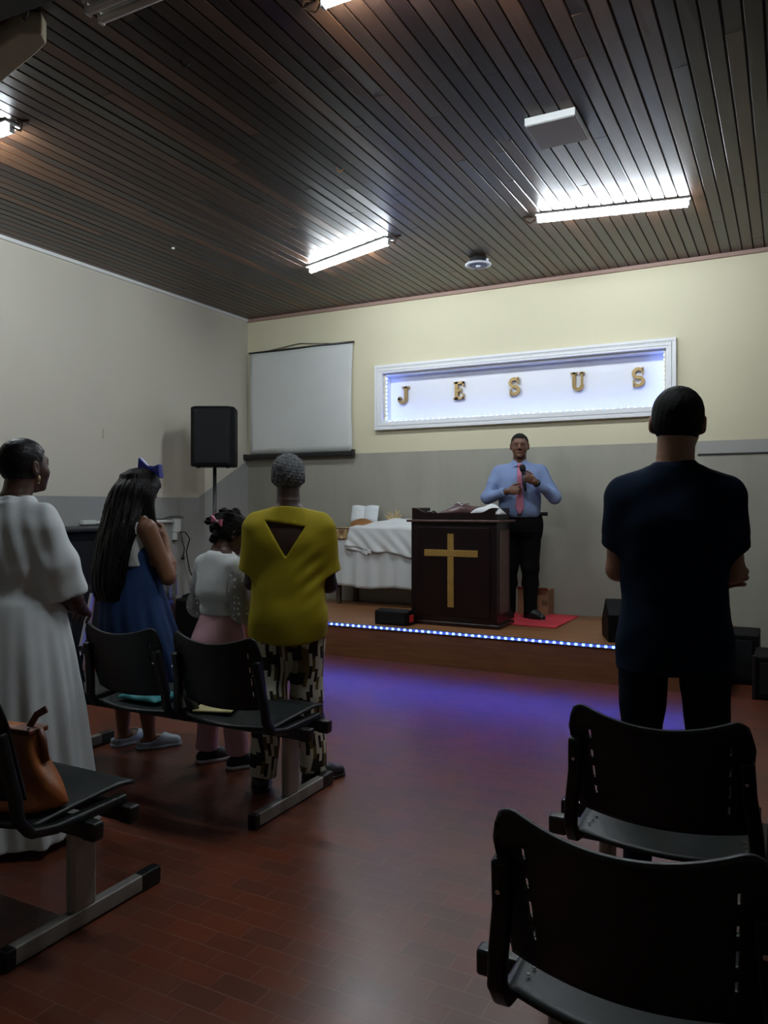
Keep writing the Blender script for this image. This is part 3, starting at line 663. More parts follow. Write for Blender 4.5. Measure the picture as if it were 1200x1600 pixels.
# bench root x = centre; cap outer edge at +-.895
b0 = make_bench('black three-seat bench at the left edge with the orange handbag on it', 'bench'); b0['group'] = BG
b0.location = (-2.75, 1.745, 0)
def shift_units(b, dx):
    for ch in b.children:
        if ch.name.startswith('seat_unit'): ch.location.x += dx
def more(loc, lab):
    c = copy_tree(b0); c.location = loc; c['label'] = lab; return c
b1 = more((-2.715, 2.87, 0), 'black three-seat bench behind the woman in yellow, with teal cloth on a seat')
more((.295, 1.67, 0), 'nearest black bench at the lower right, largest in the photo')
more((.235, 2.455, 0), 'black bench in the right column directly behind the man in navy')
shift_units(b0, .05); shift_units(b1, .045)

# ------------------------------------------------------------------ bags and small things
hb = empty('handbag', (-2.125, 1.575, .437), math.radians(6), 'orange brown leather handbag lying on the left bench seat', 'handbag')
def bag(u, v):
    a = 2*math.pi*u; t = v; w_ = .185*(1-.40*t)*(1+.06*math.sin(7*t)); d_ = .085*(1-.62*t**1.3)
    z = .235*t
    r = 1+.05*math.sin(a*3+t*5)+.03*math.sin(a*7+t*9)
    if v == 0: w_ *= .9; d_ *= .85
    return (w_*r*math.copysign(abs(math.cos(a))**.7, math.cos(a)), d_*r*math.copysign(abs(math.sin(a))**.7, math.sin(a)), z)
def loft_closed(fn, nu, nv, mb):
    V = [fn(i/nu, j/nv) for j in range(nv+1) for i in range(nu)]
    F = [(j*nu+i, j*nu+(i+1) % nu, (j+1)*nu+(i+1) % nu, (j+1)*nu+i) for j in range(nv) for i in range(nu)]
    F += [tuple(range(nu))[::-1], tuple(range(nv*nu, (nv+1)*nu))]; return mb.add(V, F)
loft_closed(bag, 48, 20, MB()).build('bag_body', M['leather'], hb, smooth=True)
MB().box((.03, -.040, .222), (.112, .036, .240)).build('zip_edge', M['brownl'], hb, bevel=.005)
MB().tube([(.07, 0, .235), (.095, .005, .275), (.13, .01, .295)], 0, rect=(.022, .006), up=(0, 1, 0)).build('strap_loop', M['brownl'], hb, bevel=.002)
MB().tube([(.108, 0, .235), (.124, 0, .20), (.135, 0, .14)], .012).build('corner_strap', M['brownl'], hb, smooth=True)
MB().box((-.12, -.094, .075), (-.02, -.086, .100)).build('beige_tag', M['beige'], hb, bevel=.002)
MB().cyl((.100, -.03, .240), (.100, -.03, .246), .005).build('stud', M['chrome'], hb)
tag(MB().sheet(lambda u, v: (-.12+.24*u, -.08+.16*v, .012+.045*math.sin(math.pi*u)**.6*math.sin(math.pi*v)**.6*(1+.4*math.sin(9*u+6*v))), 24, 16, .006).build('teal_cloth', M['teal'], None, smooth=True, loc=(-2.70, 2.73, .430)), 'shiny teal cloth bundled on the middle seat of the left front bench', 'cloth')
def slab(name, loc, rz, a, b, m, lab, cat):
    o = MB().box(a, b).build(name, m, None, bevel=.004); o.location = loc; o.rotation_euler = (0, 0, rz); return tag(o, lab, cat)
slab('folder', (-2.33, 2.68, .434), .35, (-.03, -.04, 0), (.15, .10, .010), M['yellowdot'], 'pale yellow dotted folder lying on the bench beside the girl', 'folder')
ub = empty('umbrella', (-2.375, 2.63, .415), 0, 'folded dark umbrella with brown handle leaning between two seats', 'umbrella')
MB().tube([(.02, .03, .02), (.01, .01, .07), (.0, -.01, .12)], [.024, .022, .016], 10).build('canopy', mat('dark green fabric', (.03, .04, .03), .7), ub, smooth=True)
MB().tube([(.0, -.01, .12), (-.025, -.035, .205)], .010, 10).build('handle', mat('brown handle', (.25, .11, .06), .5), ub, smooth=True)
# patterned tote at bottom left
tt = empty('tote_bag', (-1.60, .98, 0), math.radians(20), 'leaf patterned cream bag on the floor, only its corner visible at bottom left', 'bag')
loft_closed(lambda u, v: ((.16-.03*v)*(1+.04*math.sin(12*u+3*v))*math.copysign(abs(math.cos(6.2832*u))**.6, math.cos(6.2832*u)), (.08-.04*v)*math.copysign(abs(math.sin(6.2832*u))**.6, math.sin(6.2832*u)), .30*v+.012*math.sin(12.56*u)*v), 40, 12, MB()).build('bag_body', M['pattern'], tt, smooth=True)
MB().tube([(-.08, .03, .29), (-.06, .04, .36), (.0, .04, .40), (.06, .04, .36), (.08, .03, .29)], .008).build('handle', M['beige'], tt, smooth=True)

# ------------------------------------------------------------------ figures: signed distance fields meshed with surface nets
def A(*a): return np.array(a, dtype=np.float32)
def smin(a, b, k): h = np.maximum(k-np.abs(a-b), 0)/k; return np.minimum(a, b)-h*h*k*.25
def smax(a, b, k): return -smin(-a, -b, k)
def rc(P, a, b, ra, rb):
    a = A(*a); b = A(*b); d = b-a; t = np.clip(((P-a)@d)/max(float(d@d), 1e-9), 0, 1)
    return np.linalg.norm(P-a-t[:, None]*d, axis=1)-(ra+(rb-ra)*t)
def cone(P, a, b, ra, rb, sq=None):   # capped cone with a flat end at b; sq flattens along a vector
    a = A(*a); b = A(*b); d = b-a; L = float(np.linalg.norm(d)); n = d/L; t = (P-a)@n; q = P-a-t[:, None]*n
    f = np.linalg.norm(q, axis=1)-(ra+(rb-ra)*np.clip(t/L, 0, 1.2)); g = np.linalg.norm(P-a, axis=1)-ra
    f = np.where(t < 0, g, f); return np.maximum(f, t-L)
def ell(P, c, r):
    r = A(*r); q = P-A(*c); k0 = np.linalg.norm(q/r, axis=1); k1 = np.linalg.norm(q/(r*r), axis=1)+1e-9; return k0*(k0-1)/k1
def stack(P, T, pw=2.2, fold=None):  # rows (z, cx, cy, rx, ry)
    T = np.array(sorted(T), dtype=np.float32); z = P[:, 2]
    zc = np.clip(z, T[0, 0], T[-1, 0])
    def ip(k):
        # smooth (monotone-ish) interpolation
        i = np.clip(np.searchsorted(T[:, 0], zc, side='right')-1, 0, len(T)-2)
        m = np.gradient(T[:, k], T[:, 0]); h = T[i+1, 0]-T[i, 0]; t = (zc-T[i, 0])/h
        return (2*t**3-3*t**2+1)*T[i, k]+(t**3-2*t**2+t)*h*m[i]+(-2*t**3+3*t**2)*T[i+1, k]+(t**3-t**2)*h*m[i+1]
    cx, cy, rx, ry = ip(1), ip(2), ip(3), ip(4); dx = (P[:, 0]-cx); dy = (P[:, 1]-cy)
    if fold is not None:
        s = 1+fold(np.arctan2(dy/ry, dx/rx), z); rx = rx*s; ry = ry*s
    k = (np.abs(dx/rx)**pw+np.abs(dy/ry)**pw)**(1/pw)
    return np.maximum((k-1)*np.minimum(rx, ry), np.maximum(T[0, 0]-z, z-T[-1, 0]))
def wr(P, seed, fr, amp, st=(1, 1, 1), n=5):
    r = np.random.RandomState(seed); o = 0
    for i in range(n):
        k = r.normal(size=3); k /= np.linalg.norm(k); k = k*np.array(st)*fr*(1+i*.35); o = o+np.sin(P@k.astype(np.float32)+r.uniform(0, 6.28))/(1+i*.4)
    return (o*amp/2).astype(np.float32)
def net(fn, lo, hi, h):
    lo = np.array(lo, dtype=np.float32)-2*h; n = np.ceil((np.array(hi)+2*h-lo)/h).astype(int)+1
    ax = [lo[i]+h*np.arange(n[i], dtype=np.float32) for i in range(3)]
    G = np.stack(np.meshgrid(*ax, indexing='ij'), -1).reshape(-1, 3)
    f = np.empty(len(G), dtype=np.float32)
    for s in range(0, len(G), 200000): f[s:s+200000] = fn(G[s:s+200000])
    f = f.reshape(n); f[0] = f[-1] = 1; f[:, 0] = f[:, -1] = 1; f[:, :, 0] = f[:, :, -1] = 1
    c = [f[x:n[0]-1+x, y:n[1]-1+y, z:n[2]-1+z] for x in (0, 1) for y in (0, 1) for z in (0, 1)]
    cs = [np.array((x, y, z)) for x in (0, 1) for y in (0, 1) for z in (0, 1)]
    neg = sum((q < 0).astype(np.int8) for q in c); act = (neg > 0) & (neg < 8); idx = np.argwhere(act)
    if len(idx) == 0: return [], []
    vals = [q[act] for q in c]; acc = np.zeros((len(idx), 3)); cnt = np.zeros(len(idx))
    for a in range(8):
        for b in range(a+1, 8):
            d = cs[b]-cs[a]
            if np.abs(d).sum() != 1: continue
            m = (vals[a] < 0) != (vals[b] < 0); t = np.where(m, vals[a]/np.where(m, vals[a]-vals[b], 1), 0)
            acc += np.where(m[:, None], cs[a]+t[:, None]*d, 0); cnt += m
    V = lo+h*(idx+acc/cnt[:, None]); vid = -np.ones(act.shape, dtype=int); vid[act] = np.arange(len(idx))
    F = []
    for a in range(3):
        b, c2 = (a+1) % 3, (a+2) % 3
        s0 = [slice(None)]*3; s1 = [slice(None)]*3; s0[a] = slice(0, -1); s1[a] = slice(1, None)
        g0, g1 = f[tuple(s0)] < 0, f[tuple(s1)] < 0; e = np.argwhere(g0 != g1)
        e = e[(e[:, b] > 0) & (e[:, c2] > 0) & (e[:, b] < n[b]-1) & (e[:, c2] < n[c2]-1)]
        ub = np.zeros(3, int); ub[b] = 1; uc = np.zeros(3, int); uc[c2] = 1
        q = np.stack([vid[tuple((e-ub-uc).T)], vid[tuple((e-uc).T)], vid[tuple(e.T)], vid[tuple((e-ub).T)]], 1)
        fl = ~g0[tuple(e.T)]; q[fl] = q[fl][:, ::-1]; F.append(q[(q >= 0).all(1)])
    return V, np.concatenate(F)
def sdf_obj(name, fn, lo, hi, h, m, parent, mi=None):
    V, F = net(fn, lo, hi, h)
    k = None
    if mi is not None: k = mi(V[F].mean(1)).astype(np.int32).tolist()
    return meshobj(name, V.tolist(), F.tolist(), m, parent, True, mi=k)
def inbox(P, lo, hi): return np.maximum(np.max(A(*lo)-P, axis=1), np.max(P-A(*hi), axis=1))
def rotm(yaw=0, pitch=0, roll=0):  # yaw>0 turns to the left, pitch>0 looks down, roll>0 tips to the right
    return (Matrix.Rotation(math.radians(yaw), 3, 'Z') @ Matrix.Rotation(-math.radians(pitch), 3, 'X') @ Matrix.Rotation(math.radians(roll), 3, 'Y'))
def npm(R): return np.array([[R[i][j] for j in range(3)] for i in range(3)], dtype=np.float32)

class Head:
    def __init__(s, c, R, sc=1.0, fat=1.0): s.c = A(*c); s.R = npm(R); s.sc = sc; s.fat = fat
    def q(s, P): return ((P-s.c)@s.R)/s.sc
    def w(s, p): return tuple((s.R@A(*p))*s.sc+s.c)
    def skin(s, P):
        Q = s.q(P); X = Q.copy(); X[:, 0] = np.abs(X[:, 0]); ft = s.fat
        d = smin(ell(Q, (0, -.012, .032), (.074, .094, .080)), ell(Q, (0, .028, -.022), (.062*ft, .064, .084)), .035)
        d = smin(d, ell(Q, (0, .040, -.074), (.046*ft, .044, .036)), .03)
        d = smin(d, ell(X, (.040*ft, .055, -.030), (.022, .024, .026)), .02)
        d = smin(d, rc(Q, (-.034, .080, .026), (.034, .080, .026), .011, .011), .018)
        d = smax(d, -ell(X, (.031, .102, .008), (.019, .016, .012)), .012)
        d = np.minimum(d, ell(X, (.031, .078, .008), (.0145, .0145, .0125)))
        d = smin(d, rc(Q, (0, .088, .012), (0, .108, -.024), .008, .012), .012); d = smin(d, ell(X, (.013, .097, -.029), (.010, .012, .008)), .008)
        d = smin(d, rc(X, (0, .094, -.050), (.020, .084, -.053), .0075, .005), .006); d = smin(d, rc(X, (0, .093, -.062), (.019, .083, -.058), .0085, .005), .006)
        d = smax(d, -rc(X, (0, .104, -.0555), (.022, .090, -.0555), .0035, .002), .004)
        d = smin(d, ell(Q, (0, .078, -.094), (.020, .018, .016)), .015)
        e = ell(X, (.081, -.012, -.006), (.012, .019, .031)); e = smax(e, -ell(X, (.095, -.006, -.006), (.010, .012, .020)), .006)
        e = smin(e, ell(X, (.073, -.002, -.030), (.007, .008, .010)), .008)
        return smin(d, e, .010)*s.sc
    def hair(s, P, th=.010, line=.055, nape=-.055, side=.0, amp=.0015, fr=300, seed=1):
        Q = s.q(P); d = smin(ell(Q, (0, -.012, .032), (.074+th, .094+th, .080+th)), ell(Q, (0, -.022, -.015), (.064+th, .066+th, .060)), .03)
        d = d+wr(Q, seed, fr, amp)
        # cut away the face: keep hair behind a hairline surface
        X = np.abs(Q[:, 0]); hl = Q[:, 1]-np.where(Q[:, 2] > line, .095-1.0*np.maximum(Q[:, 2]-.10, 0), .062-.0*X) 
        front = np.minimum(Q[:, 2]-line, 0)
        cutf = np.minimum(.20, Q[:, 1]-(.050-.45*np.clip(line-Q[:, 2], 0, .2)))  # >0 means in front
        d = smax(d, np.minimum(cutf, line-Q[:, 2]+.0), .008)
        d = np.maximum(d, nape-Q[:, 2]+.25*np.clip(Q[:, 1], -.1, .1))
        return d*s.sc
def hand_sdf(P, wv, d, n, side, sc=1.0, curl=(25, 35, 25), thumb=30, spread=1.0):
    # wv wrist, d finger direction, n back-of-hand normal; side +1 = thumb towards d x n
    d = Vector(d).normalized(); n = Vector(n); n = (n-d*n.dot(d)).normalized(); x = d.cross(n)*side
    Rm = npm(Matrix((x, d, n)).transposed()); Q = ((P-A(*wv))@Rm)/sc
    f = ell(Q, (0, .048, -.003), (.041, .056, .0165)); f = smin(f, rc(Q, (-.002, -.01, 0), (0, .03, 0), .026, .028), .02)
    f = smax(f, np.abs(Q[:, 2])-.0165, .01)
    for xb, L in ((.029, (.040, .024, .019)), (.010, (.045, .028, .021)), (-.010, (.042, .026, .020)), (-.029, (.033, .020, .017))):
        p = Vector((xb, .083-abs(xb-.005)*.25, -.001)); a = 0; r = .0092
        for k in range(3):
            a += math.radians(curl[k]); q = p+Vector((xb*.10*spread*(1 if k == 0 else 0), math.cos(a)*L[k], -math.sin(a)*L[k]))
            f = smin(f, rc(Q, p, q, r, r-.0009), .005); p = q; r -= .0009
    t = math.radians(thumb); p0 = Vector((.022, .018, -.006)); p1 = p0+Vector((.034*math.cos(t*.6), .034, -.022*math.sin(t)-.006)); p2 = p1+Vector((.010*math.cos(t), .030, -.018*math.sin(t)-.004)); p3 = p2+Vector((-.006*math.sin(t), .024, -.014*math.sin(t)))
    f = smin(f, rc(Q, p0, p1, .015, .0118), .012); f = smin(f, rc(Q, p1, p2, .0115, .0100), .006); f = smin(f, rc(Q, p2, p3, .0100, .0085), .005)
    return f*sc

def skin_mat(name, c, var=.08):
    return mat(name, c, .48, var=var, vscale=14, bump=.10, bscale=260)
def hair_mat(name, c, bs=140, stretch=(1, 1, .15), b=.6, rough=.5): return mat(name, tuple(q*.7 for q in c), rough, spec=.16, var=.35, vscale=60, bump=b, bscale=bs, stretch=stretch)
def fabric(name, c, rough=.85, b=.18, spec=.25): return mat(name, c, rough, spec=spec, var=.03, vscale=10, bump=b, bscale=500)

def foot_fn(P, a, sc=1.0, yaw=0):
    # a = ankle point, foot points along +y turned by yaw
    c, s_ = math.cos(yaw), math.sin(yaw); g = lambda x, y, z: (a[0]+(x*c-y*s_)*sc, a[1]+(x*s_+y*c)*sc, z*sc)
    f = rc(P, g(0, -.035, .035), g(0, .06, .045), .033*sc, .036*sc); f = smin(f, rc(P, g(0, .06, .040), g(.005, .155, .026), .038*sc, .026*sc), .03*sc)
    return np.maximum(f, -P[:, 2]+.003)
def shoe(name, a, sc, yaw, m, sole, parent, h=.006, cut=None, up=.010):
    g = []
    def fn(P):
        f = foot_fn(P, a, sc, yaw)-up; f = np.maximum(f, P[:, 2]-.095*sc)
        if cut is not None: f = smax(f, -cut(P), .006)
        return np.maximum(f, .012-P[:, 2])
    lo = (a[0]-.22*sc, a[1]-.22*sc, 0); hi = (a[0]+.22*sc, a[1]+.24*sc, .12)
    o = sdf_obj(name, fn, lo, hi, h, m, parent)
    def fs(P):
        Q = P.copy(); Q[:, 2] = .03*sc; return np.maximum(np.maximum(foot_fn(Q, a, sc, yaw)-up-.003, P[:, 2]-.018), -P[:, 2])
    sdf_obj('sole', fs, lo, (hi[0], hi[1], .03), h, sole, o); return o

class Figure:
    def __init__(s, label, loc, az, Ht, skin, sh=.180, fat=1.0, hs=1.0, hy=0, hp=0, hr=0, hoff=(0, 0, 0), hfat=1.0, arms=None, hipw=.09, feet=None, name='person', cat='person', fy=(.12, -.12)):
        s.fy = fy
        s.root = empty(name, loc, -math.radians(az), label, cat); k = Ht/1.75; s.k = k; s.sh = sh; s.fat = fat
        s.hs = k*hs
        s.neck0 = Vector((0, -.015, 1.42))*k; s.hc = Vector((0+hoff[0], .012+hoff[1], 1.75*k-.112*s.hs+hoff[2]))
        s.head = Head(s.hc, rotm(hy, hp, hr), s.hs, hfat); s.skinm = skin; s.Ht = Ht
        s.shz = 1.405*k
        s.arms = arms; s.hipw = hipw*k; s.feet = feet or [(-.10*k, -.02*k), (.10*k, -.02*k)]
        s.hd = []
    def torso_rows(s, o=0.0):
        k, f, sh = s.k, s.fat, s.sh
        return [(.80*k, 0, -.01, .150*k*f+o, .100*k*f+o), (.92*k, 0, -.015, .172*k*f+o, .118*k*f+o), (1.06*k, 0, 0, .148*k*f+o, .105*k*f+o), (1.18*k, 0, .0, .155*k*f+o, .110*k*f+o), (1.30*k, 0, -.005, sh*.93+o, .112*k*f+o), (1.39*k, 0, -.012, sh*.88+o, .088*k*f+o), (1.45*k, 0, -.015, .085*k+o, .062*k+o), (1.50*k, 0, -.010, .040*k+o, .040*k+o)]
    def core(s, P):
        k = s.k; f = stack(P, s.torso_rows())
        for sx in (-1, 1): f = smin(f, rc(P, (sx*(s.sh-.01), -.01, s.shz-.01), (sx*.06, -.01, s.shz+.015*k), .048*k*s.fat, .05*k), .04)
        nb = s.head.w((0, -.022, -.045)); f = smin(f, rc(P, s.neck0, nb, .062*k, .060*s.hs), .03)
        return f
    def arm(s, P, i, o=0.0, upto=2):
        k, a = s.k, s.arms[i]; S_, E_, W_ = a['s'], a['e'], a['w']; ft = a.get('f', 1.0)
        f = rc(P, S_, E_, .052*k*ft+o, .041*k*ft+o)
        if upto > 1: f = smin(f, smin(rc(P, E_, Vector(E_).lerp(Vector(W_), .4), .040*k*ft+o, .041*k*ft+o), rc(P, Vector(E_).lerp(Vector(W_), .4), W_, .041*k*ft+o, .027*k+o), .02), .02)
        return f
    def leg(s, P, i, o=0.0):
        k = s.k; sx = -1 if i == 0 else 1; fx, fy = s.feet[i]; kn = (sx*s.hipw*.5+fx*.5, fy*.5+.015*k, .49*k); ft = s.fat
        f = rc(P, (sx*s.hipw, -.01, .86*k), kn, .088*k*ft+o, .058*k*ft+o); f = smin(f, rc(P, kn, (fx*.7+kn[0]*.3, (fy+kn[1])*.5-.02*k, .33*k), .055*k+o, .056*k*ft+o), .03)
        f = smin(f, rc(P, (fx*.7+kn[0]*.3, (fy+kn[1])*.5-.02*k, .33*k), (fx, fy, .08*k), .053*k*ft+o, .036*k+o), .03)
        return f
    def hand(s, P, i):
        a = s.arms[i]; return hand_sdf(P, a['w'], a['d'], a['n'], a['side'], s.k*a.get('hs', 1.0), a.get('curl', (25, 35, 25)), a.get('thumb', 30))
    def all(s, P):
        f = smin(s.core(P), s.head.skin(P), .012)
        for i in (0, 1):
            f = smin(f, s.arm(P, i), .02); f = smin(f, s.leg(P, i), .04)
            f = smin(f, foot_fn(P, s.feet[i], s.k*.97, s.fy[i]), .02); f = smin(f, s.hand(P, i), .010)
        return f
    def under(s, P, zlo, zhi, off=.010, legs=False):
        f = s.core(P)
        if legs:
            for i in (0, 1): f = smin(f, s.leg(P, i), .04)
        for i in (0, 1): f = smin(f, s.arm(P, i, 0, 1), .02)
        g = f-off
        for i in (0, 1):   # stop before the elbows
            a = s.arms[i]; S_, E_ = A(*a['s']), A(*a['e']); d = E_-S_; L = np.linalg.norm(d); g = np.where((np.abs(P[:, 0]) > s.sh*.9) & (P[:, 2] > 1.0*s.k), np.maximum(g, (P-S_)@(d/L)-L*.45), g)
        return np.maximum(g, np.maximum(zlo-P[:, 2], P[:, 2]-zhi))
    def body(s):
        k = s.k; hb_lo = [float(v) for v in (s.hc[0]-.13*s.hs, s.hc[1]-.15*s.hs, s.hc[2]-.135*s.hs)]; hb_hi = [float(v) for v in (s.hc[0]+.13*s.hs, s.hc[1]+.15*s.hs, s.hc[2]+.14*s.hs)]
        boxes = [(hb_lo, hb_hi, .0042)]
        for a in s.arms:
            c = Vector(a['w'])+Vector(a['d']).normalized()*.075*k; r = .125*k; boxes.append(([c[j]-r for j in range(3)], [c[j]+r for j in range(3)], .0034))
        V, F = [], []
        def addm(v, f):
            if len(v) == 0: return
            n = len(V); V.extend(v.tolist()); F.extend((f+n).tolist())
        def coarse(P):
            f = s.all(P)
            for lo, hi, _ in boxes: f = np.maximum(f, -(inbox(P, lo, hi)+.018))
            return f
        xs = [q[0] for a in s.arms for q in (a['e'], a['w'])]+[-.25, .25]; ys = [q[1] for a in s.arms for q in (a['e'], a['w'])]+[-.2, .22]
        addm(*net(coarse, (min(xs)-.12, min(ys)-.12, 0), (max(xs)+.12, max(ys)+.12, s.Ht+.02), .0095))
        seen = []
        for lo, hi, h in boxes:
            prev = list(seen)
            def fine(P, lo=lo, hi=hi, prev=prev):
                f = np.maximum(s.all(P), inbox(P, lo, hi))
                for l2, h2 in prev: f = np.maximum(f, -(inbox(P, l2, h2)+.010))
                return f
            addm(*net(fine, lo, hi, h)); seen.append((lo, hi))
        s.bodyo = meshobj('body', V, F, s.skinm, s.root, True); return s.bodyo
    def cloth(s, name, fn, lo, hi, m, h=.008, mi=None): return sdf_obj(name, fn, lo, hi, h, m, s.root, mi)
    def hair(s, m, h=.005, **kw):
        c = s.hc; r = .17*s.hs
        return sdf_obj('hair', lambda P: s.head.hair(P, **kw), (c[0]-r, c[1]-r, c[2]-r), (c[0]+r, c[1]+r, c[2]+r), h, m, s.root)
    def sleeve(s, P, i, frac, ra, rb, thin=.012, end=2):
        # sleeve along the upper arm (end=1 portion frac) with a hollow opening
        a = s.arms[i]; S_, E_ = Vector(a['s']), Vector(a['e']); e = S_.lerp(E_, frac); f = cone(P, S_, e, ra, rb)
        i_ = cone(P, S_.lerp(e, .80), e+(e-S_)*.3, rb-thin, rb-thin*.8); return smax(f, -i_, .004)

SK_DARK = skin_mat('dark brown skin', (.060, .024, .013)); SK_DEEP = skin_mat('deep brown skin', (.036, .016, .010)); SK_MED = skin_mat('brown skin', (.20, .085, .040)); SK_TAN = skin_mat('tan skin', (.30, .15, .085)); SK_PR = skin_mat('warm brown skin', (.12, .048, .024))
def eyes(F, m1=None):
    w_ = mat('eye white', (.5, .48, .45), .3); p = mat('pupil', (.01, .008, .006), .2)
    for sx in (-1, 1):
        c = F.head.w((sx*.031, .0795, .008)); f = Vector(F.head.w((sx*.031, .0945, .008)))
        mb = MB(); mb.lathe([(.001, -.013), (.007, -.011), (.011, -.006), (.013, 0), (.011, .006), (.007, .011), (.001, .013)], c, 14); e = mb.build('eye', w_, F.root, smooth=True)
        d = (f-Vector(c)).normalized(); MB().cyl(f-d*.004, f-d*.0012, .0055, .005, 12).build('pupil', p, e)
BLACKH = hair_mat('black cropped hair', (.008, .007, .006), 300, (1, 1, 1), .5, .7)

# ---- man in navy shirt, right
F = Figure('man seen from behind in a navy t-shirt and dark jeans with folded arms', (-.356, 2.86, 0), -7, 1.757, SK_TAN, sh=.180, fat=.92, hs=1.04, hy=-3, hp=4, hr=3, hoff=(.012, .0, 0), hfat=1.06, hipw=.098, feet=[(-.120, -.02), (.120, -.02)],
    arms=[dict(s=(-.168, -.01, 1.370), e=(-.190, .03, 1.12), w=(-.02, .20, 1.15), d=(1, .10, .15), n=(-.1, 1, .2), side=1, curl=(20, 25, 15)),
          dict(s=(.168, -.01, 1.370), e=(.188, .06, 1.12), w=(.03, .235, 1.10), d=(-1, .05, -.1), n=(0, 1, .2), side=-1, curl=(35, 40, 25))])
# left hand tucked over the right elbow
F.arms[0].update(w=(.120, .150, 1.075), d=(.95, -.35, .30), n=(.25, .9, .1), side=1, curl=(18, 30, 30), thumb=20)
F.body()
F.hair(BLACKH, th=.009, line=.07, nape=-.074, amp=.001)
navy = fabric('navy cotton', (.0042, .011, .026), spec=.08)
def fn(P):
    f = stack(P, [(.775, 0, -.005, .194, .136), (.86, 0, -.005, .188, .132), (1.0, 0, -.0, .176, .122), (1.15, 0, 0, .180, .128), (1.30, 0, -.005, .192, .130), (1.385, 0, -.012, .182, .100), (1.43, 0, -.018, .150, .082), (1.475, 0, -.018, .088, .070), (1.505, 0, -.016, .068, .064)], 2.4)
    for i in (0, 1): f = smin(f, F.sleeve(P, i, .66, .057, .066, .010), .06)
    f = smin(f, F.under(P, .78, 1.485, .011, True), .02)
    return f+wr(P, 3, 22, .0035, (1, 1, 1.6))
F.cloth('t_shirt', fn, (-.34, -.2, .76), (.34, .22, 1.53), navy)
jeans = fabric('dark blue denim', (.005, .010, .018), spec=.08)
def fn(P):
    f = F.core(P)-.010
    for i in (0, 1): f = smin(f, F.leg(P, i, .012)+wr(P, 5+i, 30, .003), .02)
    return np.maximum(np.maximum(f, .035-P[:, 2]), P[:, 2]-.86)
F.cloth('jeans', fn, (-.3, -.2, .03), (.3, .2, .95), jeans, .009)
for i in (0, 1): shoe('shoe', F.feet[i], .99, (.12, -.12)[i], M['black'], M['cap'], F.root)

# ---- woman in yellow
F = Figure('woman with short grey hair in a mustard blouse and geometric print trousers', (-2.15, 3.10, 0), -30, 1.592, SK_DEEP, sh=.160, fat=1.04, hs=1.0, hy=0, hp=3, hoff=(-.004, .02, 0),
    arms=[dict(s=(-.160, -.01, 1.235), e=(-.180, .03, .975), w=(-.09, .215, .955), d=(.7, .5, .1), n=(-.1, .5, .9), side=1, curl=(30, 35, 20)),
          dict(s=(.160, -.01, 1.232), e=(.195, .03, .96), w=(.11, .22, .94), d=(-.75, .5, .1), n=(.1, .5, .9), side=-1, curl=(30, 35, 20))], feet=[(-.125, -.05), (.125, .03)], fy=(.1, -.95))
F.body()
F.hair(hair_mat('grey cropped curls', (.20, .21, .215), 260, (1, 1, 1), 1.0, .85), h=.0045, th=.013, line=.062, nape=-.050, amp=.005, fr=230)
mustard = fabric('mustard jersey', (.36, .285, .010), .75)
def fn(P):
    f = stack(P, [(.685, 0, -.005, .178, .128), (.78, 0, -.01, .182, .135), (.93, 0, -.005, .176, .130), (1.08, 0, 0, .172, .128), (1.20, 0, -.005, .188, .122), (1.26, 0, -.012, .172, .094), (1.30, 0, -.016, .128, .078), (1.340, 0, -.018, .080, .066)], 2.4)
    for i in (0, 1): f = smin(f, F.sleeve(P, i, .74, .054, .066, .010), .06)
    f = smin(f, F.under(P, .69, 1.335, .010, True), .02); f = smax(f, -ell(P, (0, .0, 1.372), (.092, .090, .055)), .008)
    f = f+wr(P, 11, 16, .004, (1.2, 1, 1.2))+.0035*np.sin((P[:, 0]*.8-P[:, 2])*75)*np.exp(-((P[:, 0]-.11)/.06)**2-((P[:, 2]-1.02)/.13)**2)
    # hem curve
    f = np.maximum(f, .690+.9*P[:, 0]**2-P[:, 2])
    # triangular key-hole on the back
    x, z = P[:, 0]+.005, P[:, 2]; tri = np.maximum.reduce([z-(1.262-.15*x), (1.105-z)+1.62*np.maximum(x, 0)-0*x, (1.105-z)+1.75*np.maximum(-x, 0)])
    cut = np.maximum(tri*.55, P[:, 1]+.03); f = smax(f, -smax(cut, -(-P[:, 1]-.0), .01), .006)
    return f
F.cloth('blouse', fn, (-.34, -.2, .67), (.34, .22, 1.37), mustard, .0065)
pm = pants_mat()
def fn(P):
    f = np.maximum(F.core(P)-.012, P[:, 2]-.82)
    k = F.k
    for i, sx in ((0, -1), (1, 1)):
        fx, fy = F.feet[i]; kn = (sx*.088, fy*.5, .43)
        f = smin(f, rc(P, (sx*.082, -.01, .76), kn, .098, .076)+wr(P, 5+i, 30, .004, (1, 1, .5)), .025); f = smin(f, cone(P, kn, (fx*.95, fy-.01, .055), .076, .066)+wr(P, 8+i, 26, .005, (1, 1, .4)), .03)
    return f
F.cloth('trousers', fn, (-.3, -.25, .03), (.3, .25, .86), pm, .008)
for i in (0, 1): shoe('shoe', F.feet[i], .88, (.1, -.95)[i], M['black'], M['cap'], F.root)

